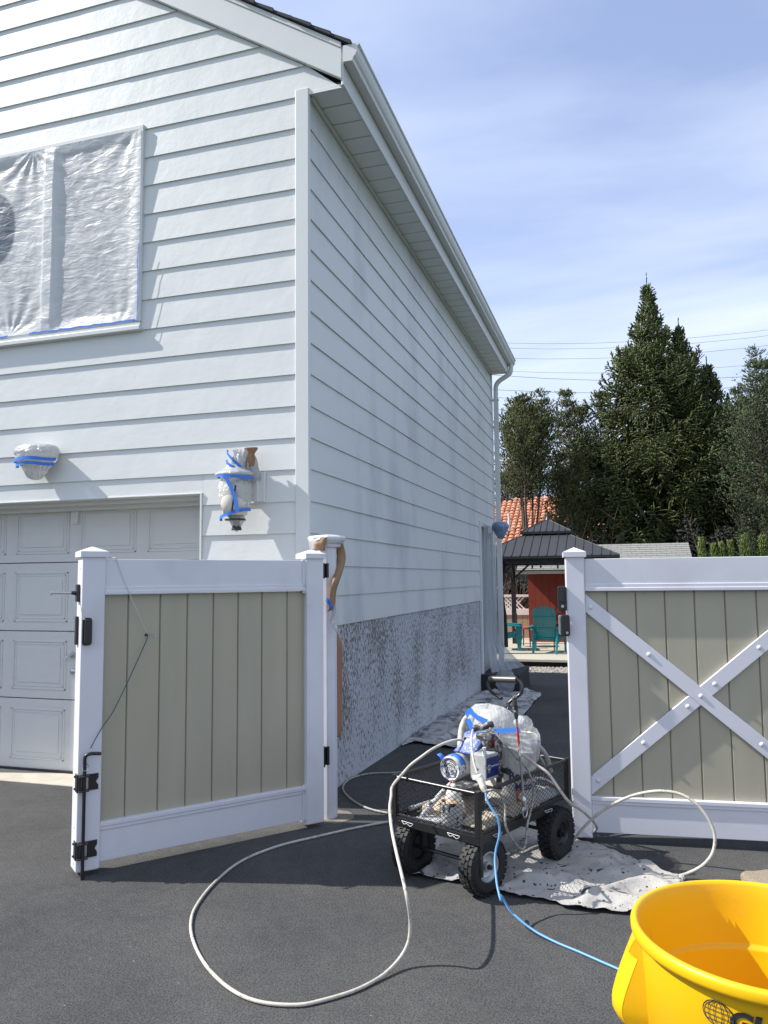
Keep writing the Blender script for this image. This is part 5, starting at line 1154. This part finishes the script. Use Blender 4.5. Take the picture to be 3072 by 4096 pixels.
# lattice fence
lf=thing('lattice_fence','white vinyl fence with diamond lattice top and pale wood-grain planks','fence',(-1.5,14.62,-.1))
MB().box(-3.4,-.24,14.60,14.65,.975,1.03).build('top_rail','pinkwhite',lf,bevel=.004)
MB().box(-3.4,-.24,14.59,14.66,.53,.68).build('middle_rail','pinkwhite',lf,bevel=.006)
MB().box(-3.4,-.24,14.60,14.65,-.14,-.04).build('bottom_rail','pinkwhite',lf,bevel=.004)
q=MB(); a=-3.4-.35
while a<-.2:
    for s in (1,-1):
        x0,x1=(a,a+.30) if s>0 else (a+.30,a)
        c=_v((x0+x1)/2,14.622+(.006 if s>0 else -.006),.828); u=_n(_v(x1-x0,0,.30)); 
        if c[0]+.17<-.24 and c[0]-.17>-3.42: q.obox(c,u,(0,1,0),np.cross(u,(0,1,0)),(.212,.003,.016))
    a+=.1
q.build('lattice','pinkwhite',lf,kind='stuff')
x=-3.4
while x<-.26:
    MB().box(x,min(x+.122,-.24),14.615,14.64,-.05,.535).build('plank','woodtan',lf,bevel=.003); x+=.125
for x in (-3.45,-1.62): MB().box(x-.06,x+.06,14.57,14.68,-.14,1.09).build('post','pinkwhite',lf,bevel=.005)
# chairs
def adirondack():
    r=thing('adirondack_chair','teal plastic Adirondack chair seen from behind beside the red shed wall','chair',(0,0,0),'teal Adirondack chairs on the patio')
    def back(s,t): # s across -1..1, t up 0..1
        hw=.215+.035*t; z=.26+.70*t; y=.10-.24*t; return _v(s*hw,y+.03*(s*s),z)
    n=7
    for i in range(n):
        s0=-1+2*i/n+.022; s1=-1+2*(i+1)/n-.022; sm=(s0+s1)/2; tt=.80+.20*math.sqrt(max(0,1-(abs(sm)*.93)**2)); th=lambda s:.76+.24*math.sqrt(max(0,1-(abs(s)*.95)**2))
        R=[[back(s,th(s)*k/7) for s in (s0,sm,s1)] for k in range(8)]
        MB().grid(R).build('back_slat','teal',r,solid=.014,smooth=False)
    for t,h in ((.06,.03),(.36,.022),(.70,.016)):
        q=MB(); q.tube([back(s,t)+_v(0,-.012,0) for s in np.linspace(-1,1,9)],h*.8,6,1); q.build('back_rail','teal',r,smooth=True)
    q=MB(); q.tube([back(s,.76+.24*math.sqrt(max(0,1-(abs(s)*.99)**2))) for s in np.linspace(-1,1,19)],.014,6,1); q.build('back_rim','teal',r,smooth=True)
    for k in range(6):
        y=.12+.075*k; z=.27+.02*k; MB().box(-.24,.24,y,y+.062,z,z+.018).build('seat_slat','teal',r,bevel=.004)
    for s in (-1,1):
        q=MB(); R=[[_v(s*(.25+.11*u),-.06+.66*v,.52+.03*math.sin(3*v)-.015*(2*u-1)**2) for u in (0,.25,.5,.75,1)] for v in np.linspace(0,1,9)]
        q.grid(R).build('arm','teal',r,smooth=True,solid=.022)
        q=MB().prism([(s*.30,.50,0),(s*.30,.56,0),(s*.29,.60,.52),(s*.29,.46,.52)],(s*.035,0,0)); q.build('leg','teal',r,bevel=.006)
        q=MB().prism([(s*.215,-.11,0),(s*.215,-.06,0),(s*.225,.12,.50),(s*.225,.0,.50)],(s*.04,0,0)); q.build('leg','teal',r,bevel=.006)
        q=MB().prism([(s*.245,.0,.20),(s*.245,.54,.30),(s*.245,.54,.38),(s*.245,.02,.32)],(s*.02,0,0)); q.build('side_rail','teal',r,bevel=.004)
    return r
ch=adirondack(); ch.location=(.44,11.42,-.1); ch.rotation_euler=(0,0,-.10)
c2=dup(ch,(-.72,12.15,-.1),'teal plastic Adirondack chair turned sideways, half hidden by the downspout',-1.42)
rt=thing('low_table','low red table between the two teal chairs','table',(-.15,13.1,-.1))
MB().cyl((-.12,13.0,.30),(-.12,13.0,.345),.26,n=28).build('tabletop','redtable',rt,bevel=.006)
for a in (.5,2.1,3.6,5.2): MB().cyl((-.12+.2*math.cos(a),13+.2*math.sin(a),-.1),(-.12+.16*math.cos(a),13+.16*math.sin(a),.30),.014,n=6).build('leg','black',rt)
bc_=thing('patio_chair','dark metal patio chair standing behind the teal chair at the shed','chair',(.75,12.3,-.1))
for dx in (-.21,.21):
    for dy in (-.2,.2):
        MB().cyl((.78+dx*1.05,12.3+dy*1.05,-.1),(.78+dx,12.3+dy,.42),.012,n=6).build('leg','black',bc_)
MB().box(.55,1.01,12.08,12.52,.41,.44).build('seat','black',bc_,bevel=.008)
MB().tube([(.57,12.52,.44),(.57,12.58,.75),(.62,12.6,.80),(.94,12.6,.80),(.99,12.58,.75),(.99,12.52,.44)],.012,6,3).build('back_frame','black',bc_,smooth=True)
fp=thing('fire_poker_stand','thin black upright rod rack in front of the wood-grain fence planks','rod rack',(-.42,13.6,-.1))
MB().cyl((-.43,13.6,-.1),(-.43,13.6,.62),.02,n=8).build('rod','black',fp); MB().tube([(-.43,13.6,.32),(.0,13.4,.24),(.25,13.3,.22)],.012,6,3).build('arm','black',fp)
MB().lathe([(0,-.09),(.05,-.08),(.075,-.02),(.06,.03),(.03,.05),(0,.05)],(-.28,12.95,.12),14).build('round_pot','blackp'); tag(bpy.data.objects['round_pot'],'small round dark pot under the sideways teal chair','pot')
# ================================================================== NEIGHBOUR HOUSE
nh=thing('tiled_house','distant house under a big orange clay barrel-tile roof','house',(-1,28,-.4))
MB().box(-8.5,4.2,23.4,33,-.4,2.5).build('wall','concrete',nh)
tw_,te=.20,.31
def tilemesh(w_,l_,h_):
    q=MB(); R=[]
    for j,(t,rs_) in enumerate(((0,1.),(1,.86))):
        R.append([_v(w_*.5*rs_*math.cos(a),l_*t,h_*(rs_)*math.sin(a)+(.035 if t==0 else 0)) for a in np.linspace(math.pi,0,6)])
    q.grid(R); q.add([R[0][i] for i in range(6)]+[_v(R[0][i][0]*.8,0,R[0][i][2]*.72) for i in range(6)],[(i,i+1,7+i,6+i) for i in range(5)])
    return q
def tiledroof(e0,e1,r0,r1,ye,yr,ze,zr_,cnt):
    sl=math.hypot(yr-ye,zr_-ze); nrow=int(sl/te); ang_=math.atan2(zr_-ze,yr-ye); tm=None; out_=[]
    for k in range(nrow):
        t=k/nrow; xa=e0+(r0-e0)*t; xb=e1+(r1-e1)*t; x=xa
        while x<xb:
            out_.append((x+tw_/2+(.0),ye+(yr-ye)*t,ze+(zr_-ze)*t)); x+=tw_*1.06
    return out_,ang_
tm=tilemesh(tw_*1.05,te*1.15,.075)
me=None
allt,ang_=tiledroof(-9,4.6,-1.9,-.6,23,28,2.45,4.78,0)
allt.sort(key=lambda p: abs(p[0]+.6)+.25*abs(p[1]-26))
near_,rest=allt[:300],allt[300:]
trn=random.Random(4)
for i,(x,y,z) in enumerate(near_):
    if me is None:
        o=tm.build('roof_tile','clay',nh,smooth=False); me=o.data
        for v in me.vertices: v.co=v.co+Vector([float(k) for k in wloc(nh)])
    else:
        o=bpy.data.objects.new('roof_tile',me); col.objects.link(o); o.parent=nh
    w0=wloc(nh); o.location=(x-w0[0]+trn.uniform(-.012,.012),y-w0[1],z-w0[2]+trn.uniform(0,.015)); o.rotation_euler=(ang_,0,trn.uniform(-.03,.03))
def bulk(lst,ang_,nm,par):
    q=MB(); ca,sa=math.cos(ang_),math.sin(ang_)
    for (x,y,z) in lst:
        j=trn.uniform(0,.015); q.add([(x+v[0],y+v[1]*ca-v[2]*sa,z+v[1]*sa+v[2]*ca+j) for v in tm.v],tm.f)
    return q.build(nm,'clay',par,kind='stuff')
bulk(rest,ang_,'far_roof_tiles',nh)
wing,a2=tiledroof(4.9,12,6.2,11,21.6,24.5,2.02,3.3,0)
bulk(wing,a2,'wing_roof_tiles',nh)
MB().prism([(-9,23,2.40),(4.6,23,2.40),(-.6,28,4.72),(-1.9,28,4.72)],(0,.02,.03)).prism([(4.6,23,2.40),(5,33,2.40),(-.6,28.1,4.72)],(0,0,.03)).prism([(-9,23,2.4),(-9,33,2.4),(-1.9,28.1,4.72)],(0,0,.03)).prism([(4.9,21.6,1.98),(12,21.6,1.98),(11,24.5,3.24),(6.2,24.5,3.24)],(0,.02,.03)).build('roof_deck','clay',nh)
MB().box(5.2,11.8,21.9,24.4,-.4,2.0).build('wing_wall','concrete',nh)
vp=Py(2036,2075,24.6); MB().cyl((vp[0],24.6,vp[2]-.5),(vp[0],24.6,vp[2]+.12),.05,n=10).cyl((vp[0],24.6,vp[2]+.12),(vp[0],24.6,vp[2]+.2),.06,n=10).build('vent_pipe','trim',nh)
# ================================================================== TREES
def shoots(name,P,Dd,Ln,Rd,m,parent=None,kind=None,label=None):
    """one small tapering needle brush (two crossed blades with a ragged outline) per point"""
    P=np.asarray(P);Dd=np.asarray(Dd);Dd=Dd/np.linalg.norm(Dd,axis=1,keepdims=True);k=len(P);Ln=np.asarray(Ln)[:,None];Rd=np.asarray(Rd)[:,None]
    rnd=rng.normal(size=(k,3)); A=np.cross(Dd,rnd);A/=np.linalg.norm(A,axis=1,keepdims=True);B=np.cross(Dd,A)
    off=np.array(wloc(parent))
    V_=[P,P+Dd*Ln*.30+A*Rd,P+Dd*Ln*.30-A*Rd,P+Dd*Ln*.30+B*Rd,P+Dd*Ln*.30-B*Rd,P+Dd*Ln*.75+A*Rd*.75,P+Dd*Ln*.75-A*Rd*.75,P+Dd*Ln*.75+B*Rd*.75,P+Dd*Ln*.75-B*Rd*.75,P+Dd*Ln]
    V_=np.stack(V_,1).reshape(-1,3)-off
    base=(np.arange(k)*10)[:,None]
    q4=[(1,3,7,5),(3,2,6,7),(2,4,8,6),(4,1,5,8)]; t3=[(0,3,1),(0,2,3),(0,4,2),(0,1,4),(9,5,7),(9,7,6),(9,6,8),(9,8,5)]
    F4=np.concatenate([base+np.array(f) for f in q4],1).reshape(-1); F3=np.concatenate([base+np.array(f) for f in t3],1).reshape(-1)
    me=bpy.data.meshes.new(name); n4,n3=k*4,k*8
    me.vertices.add(len(V_)); me.vertices.foreach_set('co',V_.astype(np.float32).ravel())
    # order: all quads then all tris
    loops=np.concatenate([F4,F3]).astype(np.int32); me.loops.add(len(loops)); me.loops.foreach_set('vertex_index',loops)
    me.polygons.add(n4+n3); st=np.concatenate([np.arange(n4)*4,n4*4+np.arange(n3)*3]).astype(np.int32); me.polygons.foreach_set('loop_start',st)
    me.update(calc_edges=True); me.validate(); me.materials.append(M[m])
    o=bpy.data.objects.new(name,me); col.objects.link(o); o.parent=parent
    if kind: o['kind']=kind
    return o
def spruce(base,H,prof,label,nwh=46,seed=1,m='needle',sl=.15,sr=.021,dens=1.,low=.06,leaders=(),extra=()):
    r=random.Random(seed); T=thing('spruce_tree',label,'tree',base); bx0,by0,bz0=base
    MB().tube([(bx0,by0,bz0),(bx0+.04,by0,bz0+H*.4),(bx0,by0+.03,bz0+H*.75),(bx0,by0,bz0+H)],[.17,.12,.06,.008],8,4).build('trunk','bark',T,smooth=True)
    P=[];Dn=[];Ln=[];Rn=[]; br=MB()
    def sh(p,d,l=1.): 
        P.append(p);Dn.append(d);Ln.append(sl*l*r.uniform(.75,1.25));Rn.append(sr*r.uniform(.8,1.25))
    def branch(p0,az,L_,el0):
        hx,hy=math.cos(az),math.sin(az); n=max(3,int(L_/.115)); p=np.array(p0,float); st=L_/n; pts=[p.copy()]
        for i in range(n):
            t=(i+1)/n; el=el0+(-.55 if el0<.3 else -.1)*math.sin(math.pi*min(1,t*1.25))+ .75*max(0,t-.62)/.38
            d=_v(hx*math.cos(el),hy*math.cos(el),math.sin(el)); p=p+d*st; pts.append(p.copy())
            if t>.22 or L_<.6:
                tl=.50*L_*(1-t)*.9+.12; tl=min(tl,.55)
                for s in (-1,1):
                    if r.random()>dens: continue
                    sd=_v(-hy*s,hx*s,0); hang=r.uniform(-.75,-.05) if el0<.35 else r.uniform(-.1,.6); m_=max(1,int(tl/.085)); q_=p.copy(); dd=_n(d*.75+sd*r.uniform(.5,1.)+_v(0,0,hang*.6))
                    for j in range(m_):
                        dd=_n(dd+_v(r.uniform(-.1,.1),r.uniform(-.1,.1),(hang*.25))); q2=q_+dd*(tl/m_)
                        sh(q_,dd)
                        if r.random()<.8: sh(q2,_n(dd+_v(r.uniform(-.6,.6),r.uniform(-.6,.6),r.uniform(-.7,.3))),.8)
                        q_=q2
                sh(p,_n(d+_v(r.uniform(-.3,.3),r.uniform(-.3,.3),r.uniform(-.1,.5))))
        sh(p,_n(d+_v(0,0,.8)),1.5); sh(p,_n(d+_v(0,0,.3)),1.2)
        br.tube([tuple(q) for q in pts[::2]] if len(pts)>4 else [tuple(q) for q in pts],[.022*L_/2+.005,.004],4,1,cap=False)
    for w_ in range(nwh):
        t=(w_+.3)/nwh; h=low*H+(1-low)*H*t*.965
        L0=prof(H-h)
        for b in range(9 if t<.8 else 6):
            L_=L0*r.uniform(.72,1.12); az=r.uniform(0,2*math.pi); el=.12+1.0*max(0,t-.55)/.45+r.uniform(-.12,.12)
            branch((bx0,by0,bz0+h+r.uniform(-.08,.08)),az,L_,el)
    for (ex,ey,eh,el_) in extra:
        br.tube([(bx0+ex*.3,by0+ey,bz0+eh*.3),(bx0+ex,by0+ey,bz0+eh*.6),(bx0+ex,by0+ey,bz0+eh)],[.06,.04,.008],5,3)
        for w_ in range(26):
            h=el_+(eh-el_)*(w_+.3)/26*.97
            for b in range(7):
                branch((bx0+ex,by0+ey,bz0+h),r.uniform(0,2*math.pi),min(1.7,.1+.42*(eh-h))*r.uniform(.7,1.1),.25+.9*(w_/26)**2)
        for i in range(6): sh(_v(bx0+ex,by0+ey,bz0+eh-.1+i*.07),_v(r.uniform(-.1,.1),0,1),.9)
    for i in range(11):
        hh=H+.35-i*.11; sh(_v(bx0,by0,bz0+hh-.12),_v(r.uniform(-.1,.1),r.uniform(-.1,.1),1),1.1)
        if i>4:
            for k in range(3): sh(_v(bx0,by0,bz0+hh-.1),_v(r.uniform(-1,1),r.uniform(-1,1),.9),1.3)
    for (dx,dy,z_,hl) in leaders:
        br.tube([(bx0+dx*.6,by0+dy,bz0+z_-.3),(bx0+dx,by0+dy,bz0+z_),(bx0+dx,by0+dy,bz0+z_+hl)],[.02,.012,.005],4,2)
        for i in range(int(hl/.07)):
            t=i*.07/hl
            for k in range(3): sh(_v(bx0+dx,by0+dy,bz0+z_+i*.07),_v(r.uniform(-1,1),r.uniform(-1,1),.5+t),1.4*(1-t)+.5)
    br.build('branches','bark',T)
    shoots('crown',P,Dn,Ln,Rn,m,T); return T
def prof_big(d): return .06+.36*d if d<3 else min(2.7,1.14+(d-3)*.75)
spruce((3.14,22,-.4),11.75,prof_big,'tall dark Norway-type spruce with pointed top behind the shed',62,1,dens=.97,low=.12,leaders=((.5,-.3,9.6,.5),(1.5,-.2,8.9,.5),(2.0,-.1,7.9,.5),(-.75,-.3,9.2,.4),(-1.4,-.2,7.7,.4),(2.45,0,6.9,.5)),extra=((.95,.1,10.1,4.6),(1.75,.0,8.7,4.0)))
def airy(base,H,h0,halfw,label,seed,m='needle2',n=150,sl=.085,sr=.012,stems=4,name='evergreen_tree',cat='tree',up=.75,top=.2,per=11):
    r=random.Random(seed); T=thing(name,label,cat,base); bx0,by0,bz0=base; br=MB(); P=[];Dn=[];Ln=[];Rn=[]
    stemp=[]
    for s in range(stems):
        a=2*math.pi*s/stems+r.uniform(-.4,.4); sp=r.uniform(.15,.6)*halfw; hs=H*r.uniform(.82,1.)
        pts=[(bx0+.08*math.cos(a),by0+.08*math.sin(a),bz0),(bx0+sp*.35*math.cos(a),by0+sp*.35*math.sin(a),bz0+hs*.35),(bx0+sp*.8*math.cos(a),by0+sp*.8*math.sin(a),bz0+hs*.65),(bx0+sp*math.cos(a),by0+sp*math.sin(a),bz0+hs)]
        br.tube(pts,[.07,.05,.03,.006],6,5); stemp.append(catmull(pts,8))
    for i in range(n):
        S=r.choice(stemp); t=r.random()**.8; z=h0+(H-h0)*t*.97; q=min(S,key=lambda p:abs(p[2]-bz0-z))
        env=halfw*(math.sin(math.pi*min(1,(t*.80+.20)))**.75)*(1 if t<.6 else 1-.35*(t-.6)/.4)
        az=r.uniform(0,2*math.pi); L_=max(.2,env*r.uniform(.45,1.)); el=up+r.uniform(-.45,.35); d=_v(math.cos(az)*math.cos(el),math.sin(az)*math.cos(el),math.sin(el))
        p=np.array(q); k=max(4,int(L_/.09)); pts=[tuple(p)]
        for j in range(k):
            d=_n(d+_v(r.uniform(-.16,.16),r.uniform(-.16,.16),r.uniform(-.10,.14))); p=p+d*L_/k; pts.append(tuple(p))
            if j>k*.2:
                for w_ in range(per//3):
                    o_=_v(r.gauss(0,.07),r.gauss(0,.07),r.gauss(0,.06)); dd=_n(d*.8+_v(r.uniform(-.8,.8),r.uniform(-.8,.8),r.uniform(-.4,.8)))
                    P.append(p+o_);Dn.append(dd);Ln.append(sl*r.uniform(.7,1.4));Rn.append(sr*r.uniform(.7,1.3))
        for w_ in range(3): P.append(p);Dn.append(_n(d+_v(r.uniform(-.4,.4),r.uniform(-.4,.4),.5)));Ln.append(sl*1.6);Rn.append(sr)
        br.tube(pts[::2] if len(pts)>5 else pts,[.014,.003],3,1,cap=False)
    br.build('trunk','twig',T); shoots('crown',P,Dn,Ln,Rn,m,T); return T
airy((-.82,20,-.4),7.75,4.15,1.35,'round-topped airy evergreen with several bare stems above the gazebo',11,n=1000,stems=5)
airy((.85,22.5,-.4),8.5,1.6,1.45,'bushy mid-green evergreen pressed against the left side of the tall spruce',12,n=1050,stems=3)
airy((.35,20.8,-.4),5.9,1.9,.9,'shorter mid-green evergreen between the airy tree and the tall spruce',13,n=520,stems=3)
airy((-2.5,29.5,-.4),7.0,3.0,1.6,'low dark evergreen glimpsed beside the downspout',14,m='darkleaf',n=420,stems=3)
airy((6.1,20,-.4),8.4,1.6,1.75,'tall grey-green evergreen at the right edge of the view',15,m='needle3',n=1250,stems=3,up=.6)
airy((7.6,21,-.4),8.6,1.5,1.8,'grey-green evergreen beyond the right edge evergreen',16,m='needle3',n=500,stems=3,up=.6)
airy((5.1,24.0,-.4),8.6,1.0,2.0,'dark evergreen filling the gap right of the tall spruce',17,m='needle3',n=1100,stems=3,up=.6)
airy((4.7,25.5,-.4),8.75,5.4,.95,'slender deciduous tree with fresh yellow-green leaves behind the spruces',18,m='yellowleaf',n=170,sl=.07,sr=.03,stems=3,per=8)
# bare brush in front of the tiled roof
def brush(base,w_,h_,n,label,seed,lean=0):
    r=random.Random(seed); q=MB()
    for i in range(n):
        x=base[0]+r.uniform(-w_,w_)*.25; p=_v(x,base[1]+r.uniform(-.3,.3),base[2]); d=_n(_v(r.uniform(-.8,.8)+lean,r.uniform(-.3,.3),r.uniform(.7,1.3))); pts=[tuple(p)]; L_=h_*r.uniform(.5,1.1); k=6
        for j in range(k):
            d=_n(d+_v(r.uniform(-.2,.2),r.uniform(-.2,.2),r.uniform(-.1,.15))); p=p+d*L_/k; pts.append(tuple(p))
            if j>1:
                for s in range(2):
                    e=_n(d+_v(r.uniform(-.9,.9),r.uniform(-.5,.5),r.uniform(-.5,.7))); q.cyl(p,p+e*r.uniform(.2,.6)*L_*.4,.006,.002,n=3,cap=False)
        q.tube(pts,[.018,.004],4,1,cap=False)
    return tag(q.build('bare_shrub','twig'),label,'shrub')
brush((-.6,19.2,-.4),2.2,3.9,22,'tangle of bare brown twigs in front of the orange tiled roof',3)
brush((-1.0,16.2,-.3),2.0,2.4,60,'bare twiggy shrub behind the lattice fence',4)
brush((1.2,19.5,-.4),2.5,3.6,50,'bare leaning stems at the foot of the bushy evergreens',5,-.4)
brush((5.6,18.6,-.4),4.5,3.4,50,'pale dead twigs below the right edge evergreen',6)
# dark planting behind the fence, shed and gate
def mass(name,x0,x1,y0,y1,h,n,m,label,seed,sl=.12,sr=.035,zb=-.3,minh=0):
    r=np.random.default_rng(seed); X_=r.uniform(x0,x1,n);Y_=r.uniform(y0,y1,n); hh=h*(.75+.25*np.sin(X_*1.7+seed)+.12*np.sin(X_*5.3)); Z_=zb+minh+(hh-minh)*r.uniform(0,1,n)**.8
    o=shoots(name,np.stack([X_,Y_,Z_],1),r.normal(size=(n,3))+_v(0,0,.4),r.uniform(.6,1.4,n)*sl,r.uniform(.6,1.3,n)*sr,m); o['kind']='stuff'; o['label']=label; o['category']='hedge'; return o
mass('dark_hedge',-4,-.1,17.2,18.2,2.6,14000,'darkleaf','dark hedge behind the lattice fence',31)
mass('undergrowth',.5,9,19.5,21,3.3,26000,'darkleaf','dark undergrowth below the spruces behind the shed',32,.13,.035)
mass('distant_wood',-45,60,60,70,5.5,30000,'darkleaf','low wood far behind the yard along the horizon',33,.8,.35)
MB().box(-4.2,-.1,18.3,18.35,-.4,2.2).build('privacy_screen','shade_dark'); tag(bpy.data.objects['privacy_screen'],'dark mesh screen behind the hedge left of the shed','screen')
# arborvitae behind the right gate
def plume(x,y,top,w_,seed,label):
    r=random.Random(seed); T=thing('arborvitae',label,'shrub',(x,y,-.4),'young arborvitae behind the right gate'); P=[];Dn=[];Ln=[];Rn=[]
    MB().cyl((x,y,-.4),(x,y,top-.2),.025,.008,n=5).build('trunk','bark',T)
    for i in range(1500):
        t=r.random()**.7; z=-.3+(top+.3)*t; rr=w_*(1-t)**.55*math.sqrt(r.random())+.01; a=r.uniform(0,6.28)
        P.append(_v(x+rr*math.cos(a),y+rr*math.sin(a),z)); Dn.append(_v(math.cos(a)*.5+r.uniform(-.4,.4),math.sin(a)*.5+r.uniform(-.4,.4),1.1)); Ln.append(r.uniform(.05,.11)); Rn.append(r.uniform(.007,.014))
    shoots('foliage',P,Dn,Ln,Rn,'arbor',T)
for i,(px,py,w_) in enumerate(((2805,2158,.16),(2852,2182,.2),(2885,2178,.14),(2920,2170,.15),(2975,2146,.28),(3050,2150,.25),(3120,2150,.25),(3180,2140,.25))):
    p=Py(px,py,14.2)
    plume(p[0],14.2,p[2],w_,50+i,['thin yellow-green arborvitae tip just right of the shed roof end','low arborvitae tip, second from the shed roof','narrow arborvitae tip, third from the shed roof','small arborvitae tip left of the fullest one','fullest yellow-green arborvitae before the orange wing roof','arborvitae at the right photo edge','arborvitae just past the right photo edge','outermost arborvitae past the right photo edge'][i])
# ================================================================== POWER LINES
W_=((1374,1320),(1395,1343),(1435,1382),(1488,1453),(1509,1500),(1565,1538),(1598,1588),(1645,1626),(1700,1698),(1718,1712))
ordn=['topmost','second from the top','third from the top','fourth from the top','fifth from the top','sixth from the top','seventh from the top','third from the bottom','second from the bottom','lowest']
for i,(ya_,yb) in enumerate(W_):
    a=Py(2100,ya_,60);b=Py(3072,yb,60);d=(b-a); pts=[a+d*t+_v(0,0,.35*((t-.5)**2)*4-.35) for t in np.linspace(-2.2,3,26)]
    o=MB().tube(pts,.016 if i<4 else .023,4,1).build('power_line','wire'); tag(o,'thin grey overhead power line, %s of ten crossing the sky'%ordn[i],'power line','overhead power lines')
